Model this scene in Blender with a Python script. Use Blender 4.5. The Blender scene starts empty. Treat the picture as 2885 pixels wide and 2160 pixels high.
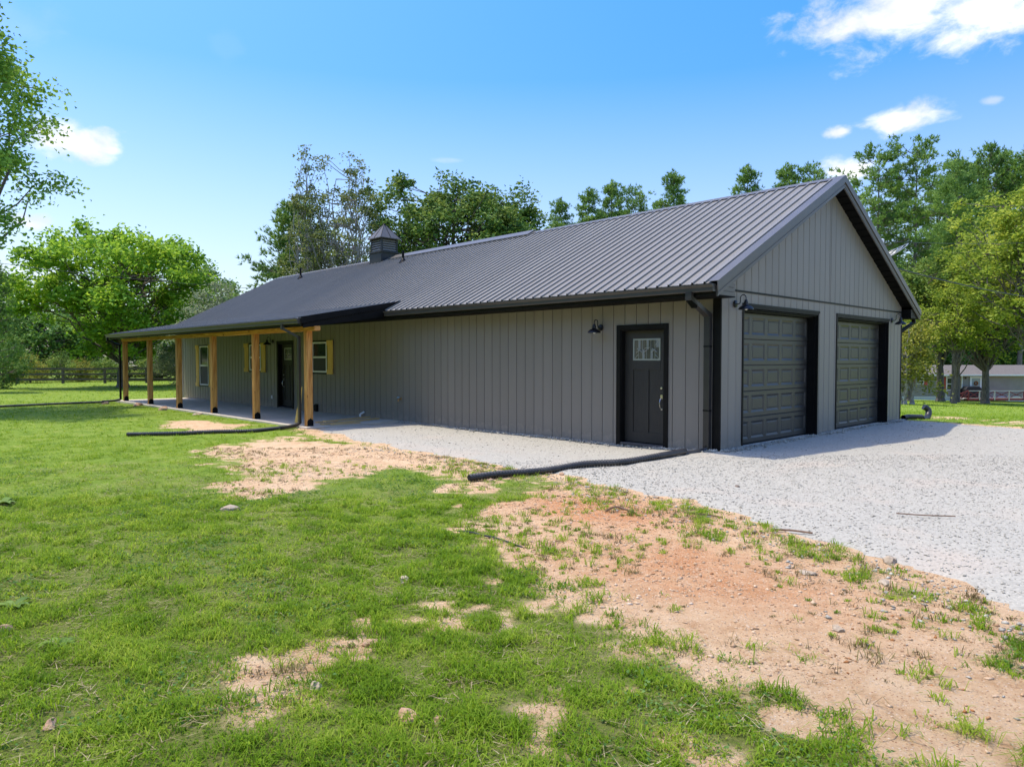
import bpy, bmesh, math, random
import numpy as np
from mathutils import Vector, Matrix
R = math.radians
rng = np.random.default_rng(7)
random.seed(7)
S = bpy.context.scene
COL = S.collection

# ------------------------------------------------------------------ camera
CAM = Vector((6.503, -11.362, 1.65))
cd = bpy.data.cameras.new('camera'); cam = bpy.data.objects.new('camera', cd); COL.objects.link(cam)
cam.location = CAM
cam.rotation_euler = (R(90 - 1.974), 0, R(46.07))
cd.sensor_fit = 'HORIZONTAL'; cd.sensor_width = 36; cd.lens = 36 * 2002 / 2885
cd.clip_start = .05; cd.clip_end = 6000
S.camera = cam
_yaw, _pit = R(46.07), R(1.974)
_f0 = Vector((-math.sin(_yaw), math.cos(_yaw), 0)); _rt = Vector((math.cos(_yaw), math.sin(_yaw), 0))
_fw = _f0 * math.cos(_pit) - Vector((0, 0, 1)) * math.sin(_pit)
_up = Vector((0, 0, 1)) * math.cos(_pit) + _f0 * math.sin(_pit)
def ray(x, y):
    return _fw + _rt * ((x - 1442.5) / 2002) - _up * ((y - 1080) / 2002)
def at(x, y, depth):                     # the real place that lies `depth` metres away in that direction
    return CAM + ray(x, y) * depth

# ------------------------------------------------------------------ light
SUN = Vector((-.31, -.17, 1)).normalized()      # towards the sun
sd = bpy.data.lights.new('sun', 'SUN'); sun = bpy.data.objects.new('sun', sd); COL.objects.link(sun)
sd.energy = 2.5; sd.angle = R(.53); sd.color = (1, .93, .80)
sun.rotation_euler = SUN.to_track_quat('Z', 'Y').to_euler()
sun.location = SUN * 60
W = bpy.data.worlds.new('World'); S.world = W; W.use_nodes = True
def build_world():
    nt = W.node_tree; N = nt.nodes; L = nt.links; N.clear()
    out = N.new('ShaderNodeOutputWorld'); bg = N.new('ShaderNodeBackground'); bg.inputs[1].default_value = .15
    sky = N.new('ShaderNodeTexSky'); sky.sky_type = 'NISHITA'; sky.sun_disc = False
    sky.sun_elevation = math.asin(SUN.z); sky.sun_rotation = math.atan2(SUN.x, SUN.y)
    sky.air_density = 1.0; sky.dust_density = 1.6; sky.ozone_density = 2.2; sky.altitude = 200
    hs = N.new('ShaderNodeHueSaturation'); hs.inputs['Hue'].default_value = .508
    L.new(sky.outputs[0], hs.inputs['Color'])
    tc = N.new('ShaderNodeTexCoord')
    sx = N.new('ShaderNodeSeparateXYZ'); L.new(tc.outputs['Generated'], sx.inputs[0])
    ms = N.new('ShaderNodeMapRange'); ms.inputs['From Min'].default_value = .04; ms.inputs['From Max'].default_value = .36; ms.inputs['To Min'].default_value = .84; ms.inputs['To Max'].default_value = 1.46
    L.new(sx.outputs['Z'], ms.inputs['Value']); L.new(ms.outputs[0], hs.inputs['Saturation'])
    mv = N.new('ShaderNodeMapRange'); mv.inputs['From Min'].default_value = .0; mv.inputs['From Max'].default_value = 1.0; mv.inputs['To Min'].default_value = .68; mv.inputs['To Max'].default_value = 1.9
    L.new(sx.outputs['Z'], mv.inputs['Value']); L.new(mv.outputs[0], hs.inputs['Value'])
    def math_(op, a, b=None, c=None, clamp=False):
        n = N.new('ShaderNodeMath'); n.operation = op; n.use_clamp = clamp
        for i, v in enumerate((a, b, c)):
            if v is None: continue
            if isinstance(v, (int, float)): n.inputs[i].default_value = v
            else: L.new(v, n.inputs[i])
        return n.outputs[0]
    mp = N.new('ShaderNodeMapping'); mp.inputs['Scale'].default_value = (1, 1, 1.7); L.new(tc.outputs['Generated'], mp.inputs[0])
    nz = N.new('ShaderNodeTexNoise'); nz.inputs['Scale'].default_value = 15; nz.inputs['Detail'].default_value = 8; nz.inputs['Roughness'].default_value = .6
    nz.inputs['Distortion'].default_value = .25
    L.new(mp.outputs[0], nz.inputs['Vector'])
    noise = math_('SUBTRACT', nz.outputs[0], .5)
    acc = None
    # each cloud: direction through its middle, half width, half height (radians), softness/density
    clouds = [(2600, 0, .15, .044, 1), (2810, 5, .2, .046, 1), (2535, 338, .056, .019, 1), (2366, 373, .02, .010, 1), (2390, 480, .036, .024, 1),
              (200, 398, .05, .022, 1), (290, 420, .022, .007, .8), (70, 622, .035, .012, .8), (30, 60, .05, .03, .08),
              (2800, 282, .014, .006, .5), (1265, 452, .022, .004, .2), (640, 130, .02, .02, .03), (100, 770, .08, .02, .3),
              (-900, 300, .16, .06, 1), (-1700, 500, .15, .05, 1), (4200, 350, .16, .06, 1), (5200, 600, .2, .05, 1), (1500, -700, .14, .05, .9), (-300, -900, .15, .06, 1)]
    upper = [(.3, .95, .22, .12), (1.2, .8, .25, .13), (2.1, 1.0, .2, .12), (3.0, .75, .26, .14), (3.9, .9, .22, .12), (4.8, .7, .26, .13), (5.6, .85, .2, .11), (2.6, .55, .22, .1), (4.3, .5, .24, .1)]  # unseen clouds overhead, added to whiten and lift the fill light
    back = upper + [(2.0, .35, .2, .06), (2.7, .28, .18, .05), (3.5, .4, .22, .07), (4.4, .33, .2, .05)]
    dirs = [(ray(x, y).normalized(), a, b, k) for x, y, a, b, k in clouds]
    for az, el, a, b in back:
        dirs.append((Vector((-math.sin(_yaw + az) * math.cos(el), math.cos(_yaw + az) * math.cos(el), math.sin(el))), a, b, 1))
    for d, a, b, k in dirs:
        r_ = d.cross(Vector((0, 0, 1))).normalized(); u_ = r_.cross(d)
        def dot(v):
            n = N.new('ShaderNodeVectorMath'); n.operation = 'DOT_PRODUCT'; L.new(tc.outputs['Generated'], n.inputs[0]); n.inputs[1].default_value = v
            return n.outputs['Value']
        du = math_('MULTIPLY', dot(r_), 1 / a); dv = math_('MULTIPLY', dot(u_), 1 / b)
        front = math_('GREATER_THAN', dot(d), 0)
        rad = math_('SQRT', math_('ADD', math_('MULTIPLY', du, du), math_('MULTIPLY', dv, dv)))
        m = math_('ADD', math_('SUBTRACT', .98, rad), math_('MULTIPLY', noise, 2.7))
        mr = N.new('ShaderNodeMapRange'); mr.interpolation_type = 'SMOOTHSTEP'; mr.inputs['From Min'].default_value = -.08; mr.inputs['From Max'].default_value = .8
        mr.inputs['To Max'].default_value = k
        L.new(m, mr.inputs['Value'])
        v = math_('MULTIPLY', mr.outputs[0], front)
        acc = v if acc is None else math_('MAXIMUM', acc, v)
    mix = N.new('ShaderNodeMix'); mix.data_type = 'RGBA'
    n3 = N.new('ShaderNodeTexNoise'); n3.inputs['Scale'].default_value = 16; n3.inputs['Detail'].default_value = 6; L.new(mp.outputs[0], n3.inputs['Vector'])
    cc = N.new('ShaderNodeValToRGB'); cc.color_ramp.elements[0].position = .38; cc.color_ramp.elements[0].color = (3.3, 3.5, 3.8, 1); cc.color_ramp.elements[1].position = .58; cc.color_ramp.elements[1].color = (4.6, 4.65, 4.75, 1)
    L.new(n3.outputs[0], cc.inputs[0]); L.new(cc.outputs[0], mix.inputs['B'])
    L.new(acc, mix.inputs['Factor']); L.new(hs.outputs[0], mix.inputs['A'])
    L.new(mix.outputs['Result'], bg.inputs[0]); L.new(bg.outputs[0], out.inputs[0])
build_world()
S.view_settings.view_transform = 'Standard'; S.view_settings.look = 'None'; S.view_settings.gamma = 1; S.view_settings.use_curve_mapping = False
S.view_settings.exposure = 0.85
S.render.engine = 'CYCLES'
S.cycles.max_bounces = 8; S.cycles.transparent_max_bounces = 8

# ------------------------------------------------------------------ helpers
def tag(o, label=None, cat=None, group=None, kind=None):
    for k, v in (('label', label), ('category', cat), ('group', group), ('kind', kind)):
        if v: o[k] = v
    return o
def thing(name, loc, label, cat, group=None, rz=0):
    o = bpy.data.objects.new(name, None); COL.objects.link(o); o.location = loc; o.rotation_euler = (0, 0, rz); o.empty_display_size = .2
    return tag(o, label, cat, group)
def link(name, me, parent=None, loc=(0, 0, 0), rz=0):
    o = bpy.data.objects.new(name, me); COL.objects.link(o); o.location = loc; o.rotation_euler = (0, 0, rz)
    if parent is not None: o.parent = parent
    return o
class MB:
    def __init__(s): s.v = []; s.f = []
    def add(s, vs, fs):
        n = len(s.v); s.v += [tuple(v) for v in vs]; s.f += [tuple(i + n for i in f) for f in fs]; return s
    def box(s, x0, x1, y0, y1, z0, z1):
        return s.add([(x, y, z) for z in (z0, z1) for y in (y0, y1) for x in (x0, x1)],
                     [(0, 2, 3, 1), (4, 5, 7, 6), (0, 1, 5, 4), (2, 6, 7, 3), (0, 4, 6, 2), (1, 3, 7, 5)])
    def bar(s, p, q, w, h, up=(0, 0, 1)):        # box of width w, height h from p to q
        p, q = Vector(p), Vector(q); d = (q - p).normalized(); u = Vector(up)
        a = d.cross(u).normalized(); b = a.cross(d)
        vs = [e + a * sx * w / 2 + b * sz * h / 2 for e in (p, q) for sx, sz in ((-1, -1), (1, -1), (1, 1), (-1, 1))]
        return s.add(vs, [(0, 1, 2, 3), (7, 6, 5, 4), (0, 4, 5, 1), (1, 5, 6, 2), (2, 6, 7, 3), (3, 7, 4, 0)])
    def prism(s, pts, fn, t0, t1):               # polygon pts (a,b) swept from t0 to t1, fn(a,b,t)->xyz
        n = len(pts); vs = [fn(a, b, t0) for a, b in pts] + [fn(a, b, t1) for a, b in pts]
        return s.add(vs, [tuple(range(n)), tuple(range(2 * n - 1, n - 1, -1))] + [(i, i + n, (i + 1) % n + n, (i + 1) % n) for i in range(n)])
    def tube(s, pts, r, n=8, cap=True, ribs=None):
        P = [Vector(p) for p in pts]; m = len(P); rs = r if hasattr(r, '__len__') else [r] * m
        base = len(s.v); a = None
        for i in range(m):
            d = (P[min(i + 1, m - 1)] - P[max(i - 1, 0)]).normalized()
            if a is None:
                a = d.cross(Vector((0, 0, 1)) if abs(d.z) < .9 else Vector((1, 0, 0))).normalized()
            else: a = (a - d * a.dot(d)).normalized()
            b = d.cross(a)
            for k in range(n):
                t = 2 * math.pi * k / n; s.v.append(tuple(P[i] + (a * math.cos(t) + b * math.sin(t)) * rs[i]))
        for i in range(m - 1):
            for k in range(n):
                s.f.append((base + i * n + k, base + i * n + (k + 1) % n, base + (i + 1) * n + (k + 1) % n, base + (i + 1) * n + k))
        if cap:
            s.f.append(tuple(base + k for k in reversed(range(n)))); s.f.append(tuple(base + (m - 1) * n + k for k in range(n)))
        return s
    def lathe(s, prof, c=(0, 0, 0), n=16, axis='z'):
        base = len(s.v); m = len(prof)
        for r, h in prof:
            for k in range(n):
                t = 2 * math.pi * k / n; x, y, z = r * math.cos(t), r * math.sin(t), h
                if axis == 'y': x, y, z = x, -z, y
                if axis == 'x': x, y, z = z, x, y
                s.v.append((c[0] + x, c[1] + y, c[2] + z))
        for i in range(m - 1):
            for k in range(n):
                s.f.append((base + i * n + k, base + i * n + (k + 1) % n, base + (i + 1) * n + (k + 1) % n, base + (i + 1) * n + k))
        return s
    def mesh(s, name, mat, smooth=False, bevel=0):
        me = bpy.data.meshes.new(name); me.from_pydata(s.v, [], s.f)
        bm = bmesh.new(); bm.from_mesh(me); bmesh.ops.recalc_face_normals(bm, faces=bm.faces)
        if bevel: bmesh.ops.bevel(bm, geom=bm.edges[:], offset=bevel, segments=1, affect='EDGES', clamp_overlap=True)
        bm.to_mesh(me); bm.free()
        if mat: me.materials.append(mat)
        if smooth:
            for p in me.polygons: p.use_smooth = True
            try: me.set_sharp_from_angle(angle=R(40))
            except Exception: pass
        return me
    def build(s, name, mat, parent=None, smooth=False, bevel=0, loc=(0, 0, 0)):
        return link(name, s.mesh(name, mat, smooth, bevel), parent, loc)
def np_mesh(name, V, F, mat, smooth=False):      # V (n,3), F list of (k,m) index arrays, one array per face size
    me = bpy.data.meshes.new(name); V = np.ascontiguousarray(V, np.float32)
    F = [f for f in (F if isinstance(F, list) else [F]) if len(f)]
    me.vertices.add(len(V)); me.vertices.foreach_set('co', V.ravel())
    loops = np.concatenate([f.ravel() for f in F]).astype(np.int32)
    tot = np.concatenate([np.full(len(f), f.shape[1], np.int32) for f in F]); st = np.concatenate([[0], np.cumsum(tot)[:-1]]).astype(np.int32)
    me.loops.add(len(loops)); me.loops.foreach_set('vertex_index', loops)
    me.polygons.add(len(tot)); me.polygons.foreach_set('loop_start', st); me.polygons.foreach_set('loop_total', tot)
    if smooth: me.polygons.foreach_set('use_smooth', np.ones(len(tot), bool))
    if mat: me.materials.append(mat)
    me.update(calc_edges=True); me.validate()
    return me

# ------------------------------------------------------------------ numpy noise
def _hash(ix, iy, s):
    h = (ix.astype(np.int64) * 374761393 + iy.astype(np.int64) * 668265263 + s * 974634777) & 0xffffffff
    h = ((h ^ (h >> 13)) * 1274126177) & 0xffffffff
    return ((h ^ (h >> 16)) & 0xffff) / 65535.
def vnoise(x, y, s=0):
    ix, iy = np.floor(x), np.floor(y); fx, fy = x - ix, y - iy; fx = fx * fx * (3 - 2 * fx); fy = fy * fy * (3 - 2 * fy)
    a, b, c, d = _hash(ix, iy, s), _hash(ix + 1, iy, s), _hash(ix, iy + 1, s), _hash(ix + 1, iy + 1, s)
    return (a * (1 - fx) + b * fx) * (1 - fy) + (c * (1 - fx) + d * fx) * fy
def fbm(x, y, s=0, o=4):
    t = 0; a = .5; n = 0
    for i in range(o):
        t = t + a * vnoise(x * 2 ** i + 17.3 * i, y * 2 ** i - 9.1 * i, s + i); n += a; a *= .55
    return t / n
def sstep(a, b, x):
    t = np.clip((x - a) / (b - a), 0, 1); return t * t * (3 - 2 * t)
def poly_sd(x, y, P):                    # signed distance to polygon, positive inside
    P = np.asarray(P, float); best = np.full(x.shape, 1e9); ins = np.zeros(x.shape, bool)
    for (ax, ay), (bx, by) in zip(P, np.roll(P, -1, 0)):
        ex, ey = bx - ax, by - ay; t = np.clip(((x - ax) * ex + (y - ay) * ey) / (ex * ex + ey * ey), 0, 1)
        best = np.minimum(best, np.hypot(x - ax - ex * t, y - ay - ey * t))
        c = ((ay > y) != (by > y)) & (x < (bx - ax) * (y - ay) / (by - ay + 1e-12) + ax); ins ^= c
    return np.where(ins, best, -best)

# ------------------------------------------------------------------ materials
def mat(name, col, rough=.6, metal=0, col2=None, nscale=8, detail=5, bump=0, bscale=None, stretch=(1, 1, 1), spec=.5, thresh=(.35, .65), coord='Object'):
    m = bpy.data.materials.new(name); m.use_nodes = True; nt = m.node_tree; N = nt.nodes; L = nt.links
    b = N['Principled BSDF']; b.inputs['Roughness'].default_value = rough; b.inputs['Metallic'].default_value = metal
    b.inputs['Specular IOR Level'].default_value = spec; b.inputs['Base Color'].default_value = (*col, 1)
    if col2 is not None or bump:
        tc = N.new('ShaderNodeTexCoord'); mp = N.new('ShaderNodeMapping'); mp.inputs['Scale'].default_value = stretch
        L.new(tc.outputs[coord], mp.inputs[0])
        nz = N.new('ShaderNodeTexNoise'); nz.inputs['Scale'].default_value = nscale; nz.inputs['Detail'].default_value = detail; nz.inputs['Roughness'].default_value = .62
        L.new(mp.outputs[0], nz.inputs['Vector'])
        if col2 is not None:
            mr = N.new('ShaderNodeMapRange'); mr.inputs['From Min'].default_value, mr.inputs['From Max'].default_value = thresh; L.new(nz.outputs[0], mr.inputs['Value'])
            mx = N.new('ShaderNodeMix'); mx.data_type = 'RGBA'; mx.inputs['A'].default_value = (*col, 1); mx.inputs['B'].default_value = (*col2, 1)
            L.new(mr.outputs[0], mx.inputs['Factor']); L.new(mx.outputs['Result'], b.inputs['Base Color'])
        if bump:
            n2 = nz
            if bscale:
                n2 = N.new('ShaderNodeTexNoise'); n2.inputs['Scale'].default_value = bscale; n2.inputs['Detail'].default_value = 4; L.new(mp.outputs[0], n2.inputs['Vector'])
            bp = N.new('ShaderNodeBump'); bp.inputs['Strength'].default_value = bump; bp.inputs['Distance'].default_value = .01
            L.new(n2.outputs[0], bp.inputs['Height']); L.new(bp.outputs[0], b.inputs['Normal'])
    return m
def leaf_mat(name, c1, c2, c3, rough=.5, trans=.35, wscale=.5, spec=.35):
    rough = max(rough, .6); spec = spec * .5
    """foliage: every leaf (mesh island) takes its own shade between the three colours, clumps drift too; part of the light passes through"""
    m = bpy.data.materials.new(name); m.use_nodes = True; nt = m.node_tree; N = nt.nodes; L = nt.links
    b = N['Principled BSDF']; out = N['Material Output']; b.inputs['Roughness'].default_value = rough; b.inputs['Specular IOR Level'].default_value = spec
    ge = N.new('ShaderNodeNewGeometry'); tc = N.new('ShaderNodeTexCoord')
    nz = N.new('ShaderNodeTexNoise'); nz.inputs['Scale'].default_value = wscale; nz.inputs['Detail'].default_value = 3; L.new(tc.outputs['Object'], nz.inputs['Vector'])
    ad = N.new('ShaderNodeMath'); ad.operation = 'MULTIPLY_ADD'; ad.inputs[1].default_value = .55; L.new(ge.outputs['Random Per Island'], ad.inputs[0])
    ml = N.new('ShaderNodeMath'); ml.operation = 'MULTIPLY_ADD'; ml.inputs[1].default_value = 1.5; ml.inputs[2].default_value = -.52; L.new(nz.outputs[0], ml.inputs[0]); L.new(ml.outputs[0], ad.inputs[2])
    cr = N.new('ShaderNodeValToRGB'); e = cr.color_ramp.elements; e[0].color = (*c1, 1); e[0].position = .1; e[1].color = (*c3, 1); e[1].position = .95
    x = e.new(.5); x.color = (*c2, 1); L.new(ad.outputs[0], cr.inputs[0]); L.new(cr.outputs[0], b.inputs['Base Color'])
    tr = N.new('ShaderNodeBsdfTranslucent'); hs = N.new('ShaderNodeHueSaturation'); hs.inputs['Hue'].default_value = .485; hs.inputs['Value'].default_value = 1.35
    L.new(cr.outputs[0], hs.inputs['Color']); L.new(hs.outputs[0], tr.inputs[0])
    mx = N.new('ShaderNodeMixShader'); mx.inputs[0].default_value = trans; L.new(b.outputs[0], mx.inputs[1]); L.new(tr.outputs[0], mx.inputs[2]); L.new(mx.outputs[0], out.inputs[0])
    return m
def wood_mat(name, c1, c2, knot, axis='z', rough=.75):
    """sawn timber: stretched grain, darker rings, knots"""
    m = bpy.data.materials.new(name); m.use_nodes = True; nt = m.node_tree; N = nt.nodes; L = nt.links
    b = N['Principled BSDF']; b.inputs['Roughness'].default_value = rough; b.inputs['Specular IOR Level'].default_value = .25
    tc = N.new('ShaderNodeTexCoord'); mp = N.new('ShaderNodeMapping'); sc = {'z': (14, 14, .9), 'x': (.9, 14, 14), 'y': (14, .9, 14)}[axis]; mp.inputs['Scale'].default_value = sc
    L.new(tc.outputs['Object'], mp.inputs[0])
    n1 = N.new('ShaderNodeTexNoise'); n1.inputs['Scale'].default_value = 1.6; n1.inputs['Detail'].default_value = 6; n1.inputs['Distortion'].default_value = 1.2; L.new(mp.outputs[0], n1.inputs['Vector'])
    cr = N.new('ShaderNodeValToRGB'); e = cr.color_ramp.elements; e[0].position = .34; e[0].color = (*c1, 1); e[1].position = .66; e[1].color = (*c2, 1); L.new(n1.outputs[0], cr.inputs[0])
    vo = N.new('ShaderNodeTexVoronoi'); vo.inputs['Scale'].default_value = 2.6; m2 = N.new('ShaderNodeMapping'); m2.inputs['Scale'].default_value = {'z': (1, 1, .6), 'x': (.6, 1, 1), 'y': (1, .6, 1)}[axis]
    L.new(tc.outputs['Object'], m2.inputs[0]); L.new(m2.outputs[0], vo.inputs['Vector'])
    mr = N.new('ShaderNodeMapRange'); mr.inputs['From Min'].default_value = .04; mr.inputs['From Max'].default_value = .11; mr.inputs['To Min'].default_value = 1; mr.inputs['To Max'].default_value = 0; L.new(vo.outputs['Distance'], mr.inputs['Value'])
    mx = N.new('ShaderNodeMix'); mx.data_type = 'RGBA'; mx.inputs['B'].default_value = (*knot, 1); L.new(mr.outputs[0], mx.inputs['Factor']); L.new(cr.outputs[0], mx.inputs['A']); L.new(mx.outputs['Result'], b.inputs['Base Color'])
    bp = N.new('ShaderNodeBump'); bp.inputs['Strength'].default_value = .35; bp.inputs['Distance'].default_value = .006; L.new(n1.outputs[0], bp.inputs['Height']); L.new(bp.outputs[0], b.inputs['Normal'])
    return m
M = {}
M['siding'] = mat('siding_paint', (.198, .176, .146), .45, col2=(.214, .191, .159), nscale=1.1, stretch=(1, 1, .25), spec=.35)
M['roof'] = mat('roof_paint', (.182, .168, .142), .45, col2=(.198, .183, .155), nscale=.8, spec=.3)
M['black'] = mat('black_trim_paint', (.006, .0058, .0055), .45, col2=(.010, .0095, .009), nscale=3, spec=.12)
M['gutter'] = mat('gutter_bronze_paint', (.045, .041, .035), .33, col2=(.055, .05, .043), nscale=3)
M['soffit'] = mat('soffit_black', (.005, .005, .005), .75, spec=.12)
M['rake'] = mat('rake_paint', (.085, .075, .062), .4, col2=(.1, .09, .075), nscale=2)
M['door'] = mat('door_black_stain', (.016, .0145, .0125), .55, col2=(.026, .023, .019), nscale=9, stretch=(6, 6, .6), bump=.12)
M['gdoor'] = mat('garage_door_paint', (.026, .024, .0205), .42, col2=(.036, .033, .028), nscale=1.3, detail=6, spec=.65, bump=.05, bscale=60)
M['lampblk'] = mat('lamp_black_metal', (.014, .014, .017), .35, metal=.3)
M['white'] = mat('white_vinyl', (.78, .78, .77), .4)
M['chrome'] = mat('brushed_nickel', (.62, .6, .58), .28, metal=1)
M['bulb'] = mat('frosted_bulb', (.85, .83, .78), .3)
M['post'] = wood_mat('porch_timber', (.40, .16, .035), (.72, .38, .11), (.10, .045, .015), 'z')
M['beam'] = wood_mat('beam_timber', (.40, .16, .035), (.72, .38, .11), (.10, .045, .015), 'x')
M['shutter'] = wood_mat('pine_shutter', (.66, .41, .09), (.80, .54, .16), (.30, .13, .03), 'z')
M['plank'] = wood_mat('pine_plank', (.55, .35, .14), (.70, .48, .22), (.3, .15, .05), 'y')
M['conc'] = mat('concrete', (.5, .43, .33), .85, col2=(.6, .52, .41), nscale=2.2, detail=8, bump=.2, bscale=40)
M['hose'] = mat('black_plastic_pipe', (.022, .021, .02), .42, col2=(.06, .053, .045), nscale=5, thresh=(.45, .8))
M['fence'] = mat('weathered_dark_board', (.06, .047, .036), .85, col2=(.13, .11, .09), nscale=3, stretch=(1, 1, 6), bump=.3)
M['bark'] = mat('bark', (.085, .066, .05), .95, col2=(.19, .16, .13), nscale=5, stretch=(3, 3, .7), bump=.8)
M['birchbark'] = mat('pale_bark', (.2, .17, .14), .9, col2=(.4, .37, .33), nscale=4, stretch=(1, 1, 2), bump=.3)
M['pinebark'] = mat('pine_bark', (.11, .085, .068), .95, col2=(.22, .18, .15), nscale=6, stretch=(2, 2, .6), bump=.8)
M['stone'] = mat('tan_stone', (.34, .19, .10), .9, col2=(.5, .34, .22), nscale=9, bump=.5)
M['darkstone'] = mat('brown_stone', (.10, .07, .05), .85, col2=(.2, .15, .11), nscale=12, bump=.5)
M['palestone'] = mat('pale_stone', (.30, .225, .145), .9, col2=(.43, .35, .25), nscale=12, bump=.4)
M['twig'] = mat('dry_twig', (.13, .075, .045), .9, col2=(.22, .14, .09), nscale=20)
M['wire'] = mat('utility_cable', (.04, .04, .042), .6)
M['alu'] = mat('aluminium_cable', (.5, .5, .5), .4, metal=.6)
M['brass'] = mat('brass', (.5, .3, .12), .35, metal=.9)
M['bluecap'] = mat('blue_handle', (.25, .5, .62), .4)
M['shingle'] = mat('brown_shingle', (.12, .105, .093), .9, col2=(.17, .15, .134), nscale=7, stretch=(1, 1, 4))
M['vinylsiding'] = mat('tan_vinyl_siding', (.26, .228, .185), .55, col2=(.30, .265, .215), nscale=1.5)
M['red'] = mat('red_paint', (.42, .035, .03), .5, col2=(.5, .06, .05), nscale=4)
M['darkred'] = mat('dark_red_paint', (.16, .018, .022), .6, col2=(.22, .03, .03), nscale=5)
M['blackcover'] = mat('black_fabric_cover', (.012, .012, .014), .6, bump=.3, nscale=4)
M['wreath'] = mat('dried_wreath', (.35, .12, .03), .9, col2=(.16, .08, .03), nscale=20)
def weathered(m, amount, splash):
    """each sheet keeps its own slight tone; pale mud splashes along the foot of the wall"""
    nt = m.node_tree; N = nt.nodes; L = nt.links; b = N['Principled BSDF']; src = b.inputs['Base Color'].links[0].from_socket
    oi = N.new('ShaderNodeObjectInfo'); mr = N.new('ShaderNodeMapRange'); mr.inputs['To Min'].default_value = 1 - amount; mr.inputs['To Max'].default_value = 1 + amount; L.new(oi.outputs['Random'], mr.inputs['Value'])
    hs = N.new('ShaderNodeHueSaturation'); L.new(src, hs.inputs['Color']); L.new(mr.outputs[0], hs.inputs['Value']); res = hs.outputs[0]
    ge = N.new('ShaderNodeNewGeometry')
    if splash:
        sp = N.new('ShaderNodeSeparateXYZ'); L.new(ge.outputs['Position'], sp.inputs[0]); nz = N.new('ShaderNodeTexNoise'); nz.inputs['Scale'].default_value = 9; nz.inputs['Detail'].default_value = 8; nz.inputs['Roughness'].default_value = .75; L.new(ge.outputs['Position'], nz.inputs['Vector'])
        m1 = N.new('ShaderNodeMapRange'); m1.inputs['From Min'].default_value = .32; m1.inputs['From Max'].default_value = -.08; m1.inputs['To Min'].default_value = -.25; m1.inputs['To Max'].default_value = .32; m1.clamp = True; L.new(sp.outputs['Z'], m1.inputs['Value'])
        ad = N.new('ShaderNodeMath'); ad.operation = 'ADD'; L.new(m1.outputs[0], ad.inputs[0]); L.new(nz.outputs[0], ad.inputs[1])
        m2 = N.new('ShaderNodeMapRange'); m2.inputs['From Min'].default_value = .48; m2.inputs['From Max'].default_value = .85; m2.inputs['To Max'].default_value = .55; L.new(ad.outputs[0], m2.inputs['Value'])
        mx = N.new('ShaderNodeMix'); mx.data_type = 'RGBA'; mx.inputs['B'].default_value = (.40, .33, .25, 1); L.new(m2.outputs[0], mx.inputs['Factor']); L.new(res, mx.inputs['A']); res = mx.outputs['Result']
    L.new(res, b.inputs['Base Color'])
    # sheet metal is never quite flat: long soft waves
    nw = N.new('ShaderNodeTexNoise'); nw.inputs['Scale'].default_value = 1.6; nw.inputs['Detail'].default_value = 2; L.new(ge.outputs['Position'], nw.inputs['Vector'])
    bp = N.new('ShaderNodeBump'); bp.inputs['Strength'].default_value = .25; bp.inputs['Distance'].default_value = .03; L.new(nw.outputs[0], bp.inputs['Height']); L.new(bp.outputs[0], b.inputs['Normal'])
weathered(M['siding'], .035, True); weathered(M['roof'], .045, False)
def glass_mat(name, tint=(.02, .024, .026), rough=.06):
    return mat(name, tint, rough, spec=.4)
M['glass'] = glass_mat('window_glass')
M['screen'] = mat('insect_screen', (.045, .045, .047), .7)
M['leadglass'] = mat('bevelled_glass', (.045, .05, .04), .1, col2=(.1, .1, .085), nscale=7, stretch=(1, 1, .2), spec=.9)
M['leadpale'] = mat('pale_bevelled_glass', (.22, .24, .245), .12, spec=.9)
M['came'] = mat('lead_came', (.34, .35, .35), .35, metal=.5)

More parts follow.
